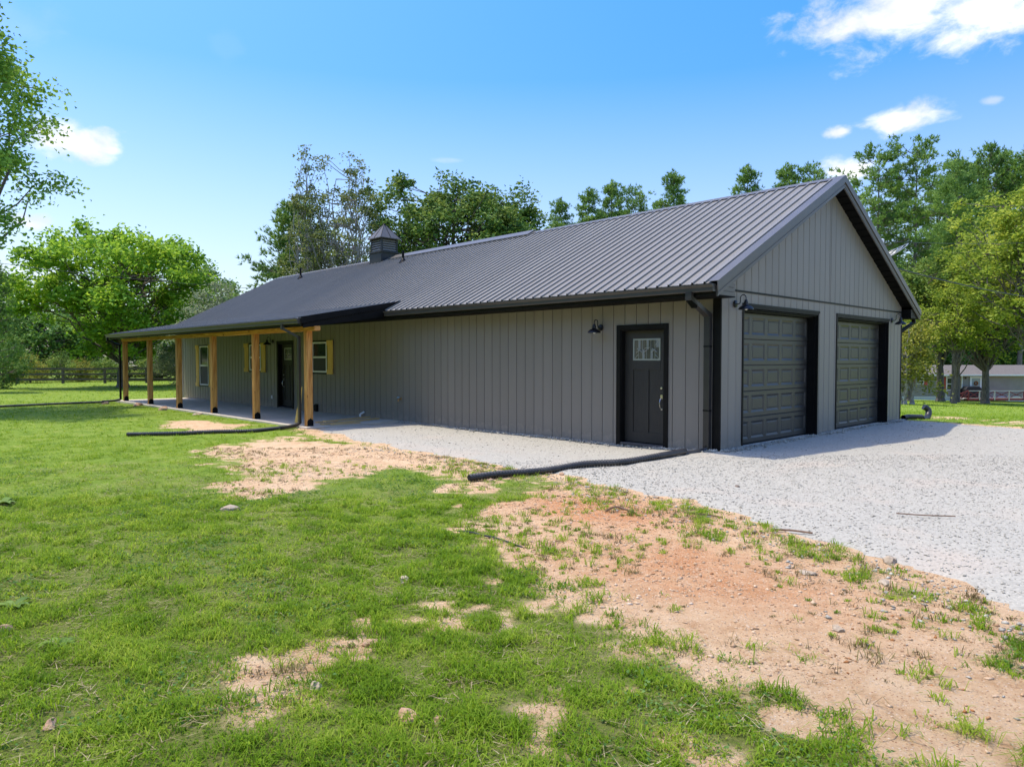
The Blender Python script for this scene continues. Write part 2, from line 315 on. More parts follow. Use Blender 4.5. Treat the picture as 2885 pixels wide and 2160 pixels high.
# ------------------------------------------------------------------ terrain
def g(px, py, z=-.1):
    r = ray(px, py); t = (z - CAM.z) / r.z; p = CAM + r * t; return (p.x, p.y)
GRAVEL = [(-9.75, -2.75)] + [g(*p, -.06) for p in ((943, 1223), (1054, 1246), (1155, 1268), (1240, 1277), (1335, 1290), (1423, 1315), (1589, 1334), (1698, 1360), (1763, 1374), (1850, 1391), (1920, 1408), (2034, 1443), (2185, 1486), (2316, 1525),
    (2446, 1560), (2533, 1586), (2641, 1625), (2750, 1669), (2793, 1712), (2885, 1742), (3100, 1840), (3500, 2030))] + [(14, -11), (60, -14), (60, 4), (14, 9.6), g(2885, 1212, -.06), g(2691, 1198, -.06), g(2540, 1187, -.06), (-.4, 9.4), (-.4, .3), (-9.75, .2)]
DIRT = [[g(*p) for p in q] for q in (
    [(1290, 1425), (1330, 1510), (1440, 1610), (1560, 1700), (1760, 1800), (1840, 1890), (2030, 1985), (2250, 2060), (2420, 2130), (2700, 2140), (2760, 2050), (2885, 2010), (3100, 2000), (3200, 1750), (2790, 1730), (2560, 1650), (2350, 1580),
     (2200, 1530), (2060, 1465), (1900, 1410), (1750, 1375), (1640, 1350), (1560, 1340), (1540, 1365), (1450, 1395)],
    [(600, 1262), (720, 1236), (880, 1240), (1000, 1243), (1130, 1262), (1260, 1296), (1370, 1310), (1450, 1352), (1400, 1375), (1290, 1365), (1210, 1320), (1090, 1318), (1010, 1345), (900, 1372), (780, 1405), (700, 1395), (650, 1370), (700, 1330), (640, 1300)],
    [(480, 1200), (530, 1184), (600, 1186), (660, 1200), (640, 1212), (560, 1216)],
    
    [(2800, 1186), (2640, 1172), (2760, 1180), (3000, 1190), (3000, 1198), (2800, 1192)],
    [(815, 1910), (870, 1900), (895, 1945), (875, 1990), (830, 2000), (812, 1960)],
    [(1150, 1700), (1270, 1690), (1310, 1745), (1220, 1765), (1150, 1750)],
    [(1340, 1770), (1400, 1760), (1390, 1810), (1340, 1810)],
    [(1440, 1970), (1560, 1955), (1570, 1995), (1480, 2010)],
    [(1730, 1990), (1900, 2030), (1960, 2120), (1800, 2110)])]
def terrain(x, y):
    z = -.10 - .0035 * np.maximum(-x - 12, 0) * sstep(12, 40, -x)
    z = z - .041 * np.where(y > 11, np.minimum(y - 11, 105), 0) * sstep(0, 1, (y - 9) / 10)
    z = z + .085 * sstep(-2.0, .3, x) * sstep(-3.2, 1.0, y) * (1 - sstep(8.5, 13, y)) * (1 - sstep(5, 14, x))
    z = z + .03 * (fbm(x * .35, y * .35, 5, 3) - .5) * sstep(0, 3, np.hypot(x + 5, y - 4) - 3)
    z = z + .035 * (fbm(x * 1.9, y * 1.9, 8, 3) - .5) * (1 - sstep(20, 40, np.hypot(x - 6.5, y + 11.4)))
    return z
def gravel_sd(x, y):
    return poly_sd(x, y, GRAVEL) + .5 * (fbm(x * 1.6, y * 1.6, 31, 4) - .5) + .34 * (fbm(x * 6, y * 6, 37, 3) - .5)
def dirt_mask(x, y):
    """bare soil 0..1"""
    d = np.full(x.shape, -9.)
    for P in DIRT: d = np.maximum(d, poly_sd(x, y, P))
    far = np.hypot(x - 6.5, y + 11.4)
    n = fbm(x * 1.1, y * 1.1, 41, 5) - .5; n2 = fbm(x * 4.2, y * 4.2, 47, 3) - .5
    d = d + 1.6 * n + .9 * n2 - .08
    d = np.maximum(d, gravel_sd(x, y) + .28 + .5 * n2)
    small = sstep(.66, .78, fbm(x * 1.7 + 40, y * 1.7, 61, 4)) * .85
    return np.clip(np.maximum(sstep(-.75, .85, d), small * .25 * sstep(2.5, 5, x)), 0, 1)
def lawn_density(x, y):
    dm = dirt_mask(x, y); gs = gravel_sd(x, y)
    patch = sstep(.25, .6, fbm(x * 2.8, y * 2.8, 101, 4))
    n = .5 + 1.15 * (fbm(x * 3.2, y * 3.2, 103, 3) - .5) + 1.25 * (fbm(x * 9, y * 9, 105, 3) - .5)   # clumps: the barer the soil, the fewer of them
    return np.clip(sstep(-.12, .22, n - dm * 1.05) * (.5 + .6 * patch), 0, 1) * (gs < .05)
def clay_mask(x, y):
    c = g(1700, 1440); c2 = g(1950, 1600)
    a = np.exp(-(((x - c[0]) / 1.3) ** 2 + ((y - c[1]) / .8) ** 2)); b = np.exp(-(((x - c2[0]) / 1.5) ** 2 + ((y - c2[1]) / .9) ** 2))
    return np.clip(np.maximum(a, .7 * b) * 1.5 * (.3 + fbm(x * 2.3, y * 2.3, 71, 4)), 0, 1)
def axis_pts(lo, hi, step, grow, end):
    c = list(np.arange(lo, hi + step / 2, step)); s = step
    a = [lo]; 
    while a[-1] > -end: s *= grow; a.append(a[-1] - s)
    s = step; b = [hi]
    while b[-1] < end: s *= grow; b.append(b[-1] + s)
    return np.array(a[:0:-1] + c[:-1] + b)
def sheet(xs, ys, zf):
    X, Y = np.meshgrid(xs, ys); Z = zf(X, Y); n, m = X.shape
    V = np.stack([X, Y, Z], -1).reshape(-1, 3); i = np.arange(n * m).reshape(n, m)
    F = np.stack([i[:-1, :-1], i[:-1, 1:], i[1:, 1:], i[1:, :-1]], -1).reshape(-1, 4)
    return X, Y, V, F
def add_attr(me, name, cols):
    a = me.color_attributes.new(name, 'FLOAT_COLOR', 'POINT'); a.data.foreach_set('color', np.ascontiguousarray(cols, np.float32).ravel())
def ground_mat():
    m = bpy.data.materials.new('lawn_soil'); m.use_nodes = True; nt = m.node_tree; N = nt.nodes; L = nt.links
    b = N['Principled BSDF']; b.inputs['Roughness'].default_value = .95; b.inputs['Specular IOR Level'].default_value = .15
    at_ = N.new('ShaderNodeAttribute'); at_.attribute_name = 'cover'; sp = N.new('ShaderNodeSeparateColor'); L.new(at_.outputs['Color'], sp.inputs[0])
    tc = N.new('ShaderNodeTexCoord')
    def noise(s, d=6, r=.6):
        n = N.new('ShaderNodeTexNoise'); n.inputs['Scale'].default_value = s; n.inputs['Detail'].default_value = d; n.inputs['Roughness'].default_value = r; L.new(tc.outputs['Object'], n.inputs['Vector']); return n.outputs[0]
    def ramp(v, *st):
        c = N.new('ShaderNodeValToRGB'); e = c.color_ramp.elements
        e[0].position, e[0].color = st[0][0], (*st[0][1], 1); e[1].position, e[1].color = st[-1][0], (*st[-1][1], 1)
        for p, k in st[1:-1]: q = e.new(p); q.color = (*k, 1)
        L.new(v, c.inputs[0]); return c.outputs[0]
    def mix(f, a, c):
        n = N.new('ShaderNodeMix'); n.data_type = 'RGBA'; L.new(f, n.inputs['Factor']); L.new(a, n.inputs['A']); L.new(c, n.inputs['B']); return n.outputs['Result']
    sand = ramp(noise(4.2, 10, .78), (.3, (.38, .215, .095)), (.48, (.575, .385, .215)), (.7, (.67, .495, .305)))
    clay = ramp(noise(14, 6, .7), (.3, (.42, .16, .05)), (.55, (.53, .265, .12)), (.7, (.55, .37, .23)))
    # small bits lying in the soil: pale and rusty crumbs
    vo = N.new('ShaderNodeTexVoronoi'); vo.inputs['Scale'].default_value = 55; L.new(tc.outputs['Object'], vo.inputs['Vector'])
    crumb = ramp(vo.outputs['Color'], (.2, (.26, .11, .045)), (.45, (.5, .30, .16)), (.7, (.66, .55, .42)), (.9, (.30, .2, .12)))
    cm = N.new('ShaderNodeMath'); cm.operation = 'LESS_THAN'; L.new(vo.outputs['Distance'], cm.inputs[0]); cm.inputs[1].default_value = .3
    cm2 = N.new('ShaderNodeMath'); cm2.operation = 'MULTIPLY'; L.new(cm.outputs[0], cm2.inputs[0]); cm2.inputs[1].default_value = .8
    soil = mix(cm2.outputs[0], mix(sp.outputs[1], sand, clay), crumb)
    turf = ramp(noise(2.2, 9, .75), (.3, (.10, .17, .016)), (.5, (.17, .25, .026)), (.68, (.26, .29, .06)))
    mm = N.new('ShaderNodeMath'); mm.operation = 'MULTIPLY_ADD'; L.new(noise(7, 9, .8), mm.inputs[0]); mm.inputs[1].default_value = .8; mm.inputs[2].default_value = -.4
    mf = N.new('ShaderNodeMath'); mf.operation = 'ADD'; mf.use_clamp = True; L.new(sp.outputs[0], mf.inputs[0]); L.new(mm.outputs[0], mf.inputs[1])
    mr = N.new('ShaderNodeMapRange'); mr.interpolation_type = 'SMOOTHSTEP'; mr.inputs['From Min'].default_value = .08; mr.inputs['From Max'].default_value = .62; L.new(mf.outputs[0], mr.inputs['Value'])
    thatch = ramp(noise(30, 6, .8), (.32, (.055, .065, .014)), (.5, (.125, .135, .032)), (.68, (.27, .225, .10)))
    L.new(mix(mr.outputs[0], mix(sp.outputs[2], thatch, turf), soil), b.inputs['Base Color'])
    bp = N.new('ShaderNodeBump'); bp.inputs['Strength'].default_value = 1.0; bp.inputs['Distance'].default_value = .035; L.new(noise(17, 10, .78), bp.inputs['Height']); L.new(bp.outputs[0], b.inputs['Normal'])
    return m
M['ground'] = ground_mat()
xs = axis_pts(-11, 9.5, .07, 1.1, 1500); ys = axis_pts(-11.2, -1, .07, 1.1, 1500)
X, Y, V, F = sheet(xs, ys, terrain)
me = np_mesh('ground', V, F, M['ground'], True)
dm = dirt_mask(X, Y); cl = clay_mask(X, Y)
ld = lawn_density(X, Y); far_ = .25 + .75 * sstep(5, 13, np.hypot(X - CAM.x, Y - CAM.y))
add_attr(me, 'cover', np.stack([np.clip(.55 * dm + .55 * dm * (1 - ld) + .55 * (1 - ld) * sstep(.12, .45, dm), 0, 1), cl, far_, dm * 0 + 1], -1).reshape(-1, 4))
ground = tag(link('ground', me), kind='structure')

def gravel_mat():
    m = bpy.data.materials.new('white_gravel'); m.use_nodes = True; nt = m.node_tree; N = nt.nodes; L = nt.links
    b = N['Principled BSDF']; b.inputs['Roughness'].default_value = .9; b.inputs['Specular IOR Level'].default_value = .2
    tc = N.new('ShaderNodeTexCoord')
    v = N.new('ShaderNodeTexVoronoi'); v.inputs['Scale'].default_value = 52; L.new(tc.outputs['Object'], v.inputs['Vector'])
    v2 = N.new('ShaderNodeTexVoronoi'); v2.inputs['Scale'].default_value = 95; L.new(tc.outputs['Object'], v2.inputs['Vector'])
    cr = N.new('ShaderNodeValToRGB'); e = cr.color_ramp.elements; e[0].position = 0; e[0].color = (.19, .177, .143, 1); e[1].position = 1; e[1].color = (.42, .39, .316, 1)
    q = e.new(.2); q.color = (.315, .293, .238, 1)
    L.new(v.outputs['Color'], cr.inputs[0])
    nz = N.new('ShaderNodeTexNoise'); nz.inputs['Scale'].default_value = .8; nz.inputs['Detail'].default_value = 6; L.new(tc.outputs['Object'], nz.inputs['Vector'])
    mr = N.new('ShaderNodeMapRange'); mr.inputs['From Min'].default_value = .55; mr.inputs['From Max'].default_value = .75; mr.inputs['To Max'].default_value = .35; L.new(nz.outputs[0], mr.inputs['Value'])
    mx = N.new('ShaderNodeMix'); mx.data_type = 'RGBA'; mx.inputs['B'].default_value = (.5, .38, .28, 1); L.new(mr.outputs[0], mx.inputs['Factor']); L.new(cr.outputs[0], mx.inputs['A']); L.new(mx.outputs['Result'], b.inputs['Base Color'])
    ad = N.new('ShaderNodeMath'); ad.operation = 'ADD'; L.new(v.outputs['Distance'], ad.inputs[0]); L.new(v2.outputs['Distance'], ad.inputs[1])
    bp = N.new('ShaderNodeBump'); bp.invert = True; bp.inputs['Strength'].default_value = .35; bp.inputs['Distance'].default_value = .006; L.new(ad.outputs[0], bp.inputs['Height']); L.new(bp.outputs[0], b.inputs['Normal'])
    return m
M['gravel'] = gravel_mat()
M['chip'] = leaf_mat('gravel_chip', (.20, .185, .15), (.355, .33, .268), (.46, .427, .347), .9, 0, .5, .2)
def gravel_z(x, y):
    s = gravel_sd(x, y)
    return terrain(x, y) - .05 + .085 * sstep(-.25, .45, s) + .02 * (fbm(x * 2.5, y * 2.5, 83, 3) - .5)
gx = axis_pts(-9.9, 10, .12, 1.2, 60); gy = axis_pts(-7, 10.4, .12, 1.2, 16)
gx = gx[(gx > -10.2) & (gx < 60)]; gy = gy[(gy > -15) & (gy < 11)]
X, Y, V, F = sheet(gx, gy, gravel_z)
sd_ = gravel_sd(X, Y).ravel(); keep = (sd_[F] > -.35).any(1)
# nothing under the house itself
cxy = V[F].mean(1); keep &= ~((cxy[:, 0] < -.35) & (cxy[:, 1] > .15))
tag(link('gravel_driveway', np_mesh('gravel_driveway', V, F[keep], M['gravel'], True)), kind='structure')

# ------------------------------------------------------------------ the house
H = thing('garage_house', (0, 0, 0), 'long charcoal metal-clad house with twin garage doors and timber-post porch', 'house')
XL, XR = -26.35, 0.0          # walls along the front
YB = 9.3                      # garage width
RX0, RX1 = -26.62, .30        # roof ends
YE, ZE, YR, ZR = -.62, 2.93, 4.65, 5.60
SL = (ZR - ZE) / (YR - YE)
def roof_z(y): return ZE + SL * (y - YE) if y <= YR else ZE + SL * (2 * YR - y - YE)
core = MB()
core.prism([(-.02 + .04, -.12), (YB - .02, -.12), (YB - .02, 2.80), (YR, 5.25), (.02, 2.80)], lambda a, b, t: (t, a, b), XL + .02, -.32)
core.v = [(x, max(y, .24), z) for x, y, z in core.v]
for xa, xb in ((XL + .02, -17.13), (-15.89, -2.265), (-1.04, -.32)): core.box(xa, xb, .021, .238, -.12, 2.8)
core.box(-17.129, -15.891, .021, .238, 2.275, 2.8); core.box(-2.264, -1.041, .021, .238, 2.32, 2.8)
core.build('wall', M['siding'], H)
# openings on the front wall: (x0, x1, z0, z1)
OPEN = [(-2.255, -1.05, -.12, 2.315), (-17.12, -15.9, -.12, 2.27), (-24.3, -23.25, .5, 2.23), (-19.39, -18.33, 1.17, 2.23), (-14.62, -13.6, 1.17, 2.23)]
def panel_mesh(name, segs, outward, jw=.010):
    """one metal board: flat face, raised batten lip along one side, open joint beside it. segs: list of (a0,a1,zb,zt0,zt1) in wall coordinates"""
    b = MB()
    for a0, a1, zb, zt0, zt1 in segs:
        w = a1 - a0
        prof = [(0, 0), (0, .018), (w * .84, .018), (w * .855, .024), (w - jw, .024), (w - jw, .004), (w, .006), (w, 0)]
        lo = [outward(a0 + p, d, zb) for p, d in prof]; hi = [outward(a0 + p, d, zt0 + (zt1 - zt0) * p / w) for p, d in prof]
        n = len(prof); b.add(lo + hi, [tuple(range(n)), tuple(range(2 * n - 1, n - 1, -1))] + [(i, (i + 1) % n, (i + 1) % n + n, i + n) for i in range(n)])
    return b.mesh(name, M['siding'])
PITCH = .2775
front = lambda a, d, z: (a, -d, z)
a = -.118
cache = {}
while a - PITCH > XL - .1:
    a0, a1 = max(a - PITCH, XL), a; segs = []
    cuts = sorted([o for o in OPEN if o[0] < a1 and o[1] > a0], key=lambda o: o[2])
    if not cuts: segs = [(a0, a1, -.09, 2.76, 2.76)]
    else:
        o = cuts[0]
        if o[2] > 0: segs.append((a0, a1, -.09, o[2], o[2]))
        segs.append((a0, a1, o[3], 2.76, 2.76))
        if a0 < o[0]: segs.append((a0, o[0], -.09 if o[2] < 0 else o[2], o[3], o[3]))
        if a1 > o[1]: segs.append((o[1], a1, -.09 if o[2] < 0 else o[2], o[3], o[3]))
    if not cuts:
        if 'f' not in cache: cache['f'] = panel_mesh('siding_panel', [(0, PITCH, -.09, 2.76, 2.76)], front)
        link('siding_panel', cache['f'], H, (a0, 0, 0))
    else:
        for sg in segs: link('siding_panel', panel_mesh('siding_panel', [sg], front), H)
    a -= PITCH
# gable wall: lower boards and upper boards
side = lambda a, d, z: (d, a, z)
G1, G2 = (.80, 4.06), (5.07, 8.35); GT = 2.625
a = .02
while a < YB - .02:
    a0, a1 = a, min(a + PITCH * .992, YB); segs = []
    for o in (G1, G2):
        if o[0] < a1 and o[1] > a0:
            segs.append((a0, a1, GT, 2.868, 2.868))
            if a0 < o[0]: segs.append((a0, o[0], -.06, GT, GT))
            if a1 > o[1]: segs.append((o[1], a1, -.06, GT, GT))
    if not segs: segs = [(a0, a1, -.06, 2.868, 2.868)]
    for sg in segs: link('siding_panel', panel_mesh('siding_panel', [sg], side, .015), H)
    zt = lambda y: roof_z(y) - .2
    if a0 < YR < a1: up = [(a0, YR, 2.902, zt(a0), zt(YR)), (YR, a1, 2.902, zt(YR), zt(a1))]
    else: up = [(a0, a1, 2.902, max(zt(a0), 2.91), max(zt(a1), 2.91))]
    link('siding_panel', panel_mesh('siding_panel', up, side, .015), H)
    a = a1
bk = MB(); bk.box(-.31, -.001, .02, YB - .02, GT + .002, 2.9)
bk.box(-.31, -.001, .02, G1[0] - .002, -.06, GT); bk.box(-.31, -.001, G1[1] + .002, G2[0] - .002, -.06, GT); bk.box(-.31, -.001, G2[1] + .002, YB - .02, -.06, GT)
bk.prism([(.3, 2.902), (YB - .3, 2.902), (YR, roof_z(YR) - .25)], lambda a, b, t: (t, a, b), -.31, -.001)
bk.build('gable_backing', M['soffit'], H)
MB().box(.0, .033, .0, YB, 2.869, 2.901).build('drip_strip', M['black'], H)
# black corner trims
MB().box(-.118, .036, -.036, .0, -.1, 2.76).build('corner_trim', M['black'], H, bevel=.003)
MB().box(.0, .036, .0005, .02, -.1, 2.868).build('corner_trim', M['siding'], H)
MB().box(-.15, .036, YB, YB + .036, -.1, 2.78).build('corner_trim', M['black'], H, bevel=.003)
MB().box(XL - .03, XL, -.036, .15, -.1, 2.76).build('corner_trim', M['white'], H)
# rear and left walls in the same cladding (seen only from elsewhere)
for i in range(34):
    if i % 1 == 0:
        yy = .02 + i * .2725
        l = MB(); l.prism([(yy, -.1), (yy + .262, -.1), (yy + .262, roof_z(yy + .262) - .2), (yy, roof_z(yy) - .2)], lambda a, b, t: (t, a, b), XL - .02, XL + .01); l.build('siding_panel', M['siding'], H)
l = MB(); l.box(XL, -.02, YB - .01, YB + .012, -.1, 2.8); l.build('rear_wall', M['siding'], H)

# roof sheets with ribs
def roof_sheet(width, nrib, y0, y1, zfun_name, z0, z1):
    """corrugated sheet from eave (y0,z0) to top (y1,z1)"""
    p = width / nrib; prof = []
    for i in range(nrib):
        x = i * p; prof += [(x, 0), (x + .006, .0)] if i == 0 else []
        c = x + p * .5
        prof += [(c - p * .30, 0), (c - p * .28, .004), (c - p * .2, .004), (c - p * .18, 0)] if False else []
        prof += [(c - .028, 0), (c - .015, .032), (c + .012, .032), (c + .02, 0), (c + p * .5 - .055, 0), (c + p * .5 - .045, .0045), (c + p * .5 - .02, .0045), (c + p * .5 - .01, 0)]
    prof[-1] = (width, 0)
    L_ = math.hypot(y1 - y0, z1 - z0); ny, nz = -(z1 - z0) / L_, (y1 - y0) / L_
    b = MB(); n = len(prof)
    vs = [(x, y0 + ny * h, z0 + nz * h) for x, h in prof] + [(x, y1 + ny * h, z1 + nz * h) for x, h in prof]
    vs += [(x, y0 + ny * (h - .006), z0 + nz * (h - .006)) for x, h in prof]
    b.add(vs, [(i, i + 1, n + i + 1, n + i) for i in range(n - 1)] + [(2 * n + i, 2 * n + i + 1, i + 1, i) for i in range(n - 1)])
    m = b.mesh('roof_panel', M['roof'])
    return m
SW = (RX1 - .12 - RX0) / 28
ms = roof_sheet(SW, 4, YE, YR, '', ZE, ZR)
for i in range(28): link('roof_panel', ms, H, (RX0 + i * SW, 0, 0))
ms = roof_sheet(SW, 4, 2 * YR - YE, YR, '', ZE, ZR)
for i in range(28): link('roof_panel', ms, H, (RX0 + i * SW, 0, 0))
deck = MB()
deck.prism([(YE + .03, ZE - .02), (YR, ZR - .012), (2 * YR - YE - .03, ZE - .02), (2 * YR - YE - .03, ZE - .12), (YR, ZR - .15), (YE + .03, ZE - .12)], lambda a, b, t: (t, a, b), RX0 + .01, RX1 - .06)
deck.build('roof_deck', M['black'], H)
# ridge cap, ridge vent
MB().prism([(YR - .17, ZR - .085 + .03), (YR, ZR + .033), (YR + .17, ZR - .055), (YR + .17, ZR - .064), (YR, ZR + .022), (YR - .17, ZR - .064)], lambda a, b, t: (t, a, b), RX0, RX1 + .01).build('ridge_cap', M['rake'], H)
rv = MB(); rv.prism([(YR - .3, ZR - .12), (YR - .3, ZR - .085), (YR, ZR + .085), (YR + .3, ZR - .085), (YR + .3, ZR - .12)], lambda a, b, t: (t, a, b), -16.6, -9.1); rv.build('ridge_vent', M['rake'], H)
# rakes on the garage gable: cap flashing on top, two stepped boards below
for s in (0, 1):
    fy = (lambda y: y) if s == 0 else (lambda y: 2 * YR - y)
    def strip(name, x0, x1, dz0, dz1, m, y0=YE - .01):
        MB().prism([(y0, roof_z(y0) + dz0), (YR, ZR + dz0), (YR, ZR + dz1), (y0, roof_z(y0) + dz1)], lambda a, b, t: (t, fy(a), b), x0, x1).build(name, m, H)
    strip('rake_cap', RX1 - .17, RX1 + .02, .027, .036, M['rake'])
    strip('rake_trim', RX1, RX1 + .02, -.115, .0268, M['rake'])
    strip('rake_fascia', RX1 - .03, RX1 - .002, -.24, -.06, M['rake'], YE + .02)
    strip('rake_bead', RX1 - .002, RX1 + .006, -.2, -.17, M['rake'], YE + .02)
    strip('rake_trim', RX0 - .02, RX0, -.2, .03, M['rake'])
    # soffit boards across the overhang
    nb = 20
    for i in range(nb):
        ya, yb = .02 + (YR - .03 - .02) * i / nb, .02 + (YR - .03 - .02) * (i + .93) / nb
        za, zb = roof_z(ya) - .225, roof_z(yb) - .235
        MB().prism([(ya, za), (yb, zb), (yb, zb + .014), (ya, za + .014)], lambda a, b, t: (t, fy(a), b), .012, RX1 - .031).build('soffit_board', M['soffit'], H)
    # boxed return at the foot of the rake, lapped boards
    for k in range(4):
        z0 = 2.735 + k * .075; yo = YE + .03 + max(0, (k - 1)) * .15
        if k < 3: MB().box(.035 + .006 * (k % 2), RX1 - .035, min(fy(yo), fy(.03)), max(fy(yo), fy(.03)), z0, z0 + .068).build('eave_return_board', M['rake'] if s == 0 else M['black'], H)
    ye0, ye1 = min(fy(YE + .03), fy(.03)), max(fy(YE + .03), fy(.03))
    MB().box(RX0, RX1 - .03, ye0, ye1, 2.715, 2.733).build('eave_soffit', M['soffit'], H)
    MB().box(RX0, RX1 - .03, fy(YE) - .012, fy(YE) + .012, 2.72, 2.915).build('eave_fascia', M['black'], H)
# gutters (K profile)
def gutter(x0, x1, yb, zt, sgn=1):
    """yb: back edge; the trough hangs in front of it"""
    prof = [(0, 0), (0, -.125), (-.075, -.125), (-.085, -.11), (-.085, -.055), (-.115, -.02), (-.125, -.02), (-.125, 0), (-.112, 0), (-.112, -.012), (-.075, -.05), (-.072, -.112), (-.012, -.112), (-.012, 0)]
    b = MB(); b.prism(prof, lambda a, c, t: (t, yb + a * sgn, zt + c), x0, x1)
    b.prism([(0, 0), (0, -.125), (-.075, -.125), (-.085, -.11), (-.085, -.055), (-.115, -.02), (-.125, 0)], lambda a, c, t: (t, yb + a * sgn, zt + c), x0 - .003, x0 - .0005)
    b.prism([(0, 0), (0, -.125), (-.075, -.125), (-.085, -.11), (-.085, -.055), (-.115, -.02), (-.125, 0)], lambda a, c, t: (t, yb + a * sgn, zt + c), x1 + .0005, x1 + .003)
    return b
gutter(-9.42, RX1 - .03, YE - .014, 2.905).build('gutter', M['gutter'], H)
gutter(RX0, RX1 - .03, 2 * YR - YE + .014, 2.905, -1).build('gutter', M['gutter'], H)

# porch: roof, slab, posts, beam
PX0, PX1 = -26.0, -9.52
PYE, PZE, PYT, PZT = -3.02, 2.645, -.03, 3.20
npan = 17; pw = (PX1 - .05 - PX0) / npan
ms = roof_sheet(pw, 4, PYE, PYT + .06, '', PZE, PZT + .011)
for i in range(npan): link('roof_panel', ms, H, (PX0 + i * pw, 0, 0))
pd = MB(); pd.prism([(PYE + .02, PZE - .02), (PYT, PZT - .012), (PYT, PZT - .2), (-.05, 2.76), (PYE + .02, PZE - .175)], lambda a, b, t: (t, a, b), PX0 + .02, PX1 - .06); pd.build('porch_ceiling', M['soffit'], H)
pr = MB()
pr.prism([(PYE - .02, PZE - .135), (PYE - .02, PZE + .035), (PYT + .02, PZT + .04), (PYT - .32, PZT - .135)], lambda a, b, t: (t, a, b), PX1 - .012, PX1 + .02); pr.build('porch_rake', M['black'], H)
pr = MB()
pr.prism([(PYE + .04, PZE - .235), (PYE + .04, PZE - .137), (PYT - .33, PZT - .137), (-.6, 2.78)], lambda a, b, t: (t, a, b), PX1 - .045, PX1 - .013); pr.build('porch_rake', M['black'], H)
pr = MB()
pr.prism([(PYE - .02, PZE + .027), (PYE - .02, PZE + .036), (PYT + .02, PZT + .041), (PYT + .02, PZT + .032)], lambda a, b, t: (t, a, b), PX1 - .13, PX1 - .0125); pr.build('rake_cap', M['black'], H)
pr = MB(); pr.prism([(PYE, PZE - .18), (PYE, PZE + .03), (PYT, PZT + .03), (PYT, PZT - .2)], lambda a, b, t: (t, a, b), PX0 - .02, PX0 + .018); pr.build('porch_rake', M['rake'], H)
MB().box(PX0, PX1 - .05, PYE - .002, PYE + .018, PZE - .19, PZE - .012).build('porch_fascia', M['black'], H)
gutter(PX0 - .1, PX1 - .06, PYE - .005, PZE - .01).build('gutter', M['gutter'], H)
MB().box(-26.0, -9.72, -2.82, -.03, -.2, -.05).build('porch_slab', M['conc'], H, bevel=.006)
MB().box(-25.55, -9.53, -2.68, -2.52, 2.352, 2.47).build('porch_beam', M['beam'], H, bevel=.004)
pm = MB().box(-.08, .08, -.08, .08, -.05, 2.351).mesh('porch_post', M['post'], bevel=.005)
br = MB(); br.prism([(-.085, -.049), (.085, -.049), (.085, .07), (.06, .115), (.03, .128), (0, .15), (-.03, .128), (-.06, .115), (-.085, .07)], lambda a, b, t: (t, a, b), .0805, .088)
br.box(-.1, .1, -.1, .1, -.0495, -.043)
for yy in (-.04, .04): br.lathe([(.011, 0), (.011, .007), (0, .01)], (.088, yy, .03), 6, 'x')
brm = br.mesh('post_bracket', M['black'])
for i in range(6):
    p = link('porch_post', pm, H, (-10.02 - 3.065 * i, -2.6, 0)); link('post_bracket', brm, p)

# downspouts
def downspout(pts, w=.085, d=.062):
    b = MB()
    P = [Vector(p) for p in pts]
    for p, q in zip(P, P[1:]): b.bar(p, q, w, d, (0, 1, 0) if abs((q - p).normalized().z) > .8 else (0, 0, 1))
    for p in P[1:-1]:
        b.box(p.x - w * .52, p.x + w * .52, p.y - d * .55, p.y + d * .55, p.z - .035, p.z + .035)
    return b
DS = mat('downspout_paint', (.03, .028, .026), .3, col2=(.04, .037, .034), nscale=3, spec=.4)
downspout([(-.19, -.69, 2.79), (-.19, -.69, 2.69), (-.19, -.085, 2.42), (-.19, -.085, .06)], .115, .08).build('downspout', DS, H)
st = MB(); st.box(-.252, -.128, -.13, -.037, 1.86, 1.885); st.box(-.252, -.128, -.13, -.037, .72, .745)
for k in range(6): st.bar((-.25, -.69 + k * .03, 2.665 - k * .02), (-.13, -.69 + k * .03, 2.665 - k * .02), .008, .075)
st.build('downspout_strap', M['black'], H)
downspout([(-10.42, -3.09, 2.53), (-10.42, -3.09, 2.42), (-10.22, -2.75, 2.2), (-10.22, -2.75, .02)]).build('downspout', DS, H)
downspout([(-25.9, -3.09, 2.53), (-25.9, -3.09, 2.42), (-25.52, -2.75, 2.2), (-25.52, -2.75, .0)]).build('downspout', M['black'], H)
downspout([(.12, 9.98, 2.78), (.12, 9.98, 2.65), (-.06, 9.41, 2.35), (-.06, 9.41, -.02)]).build('downspout', M['black'], H)

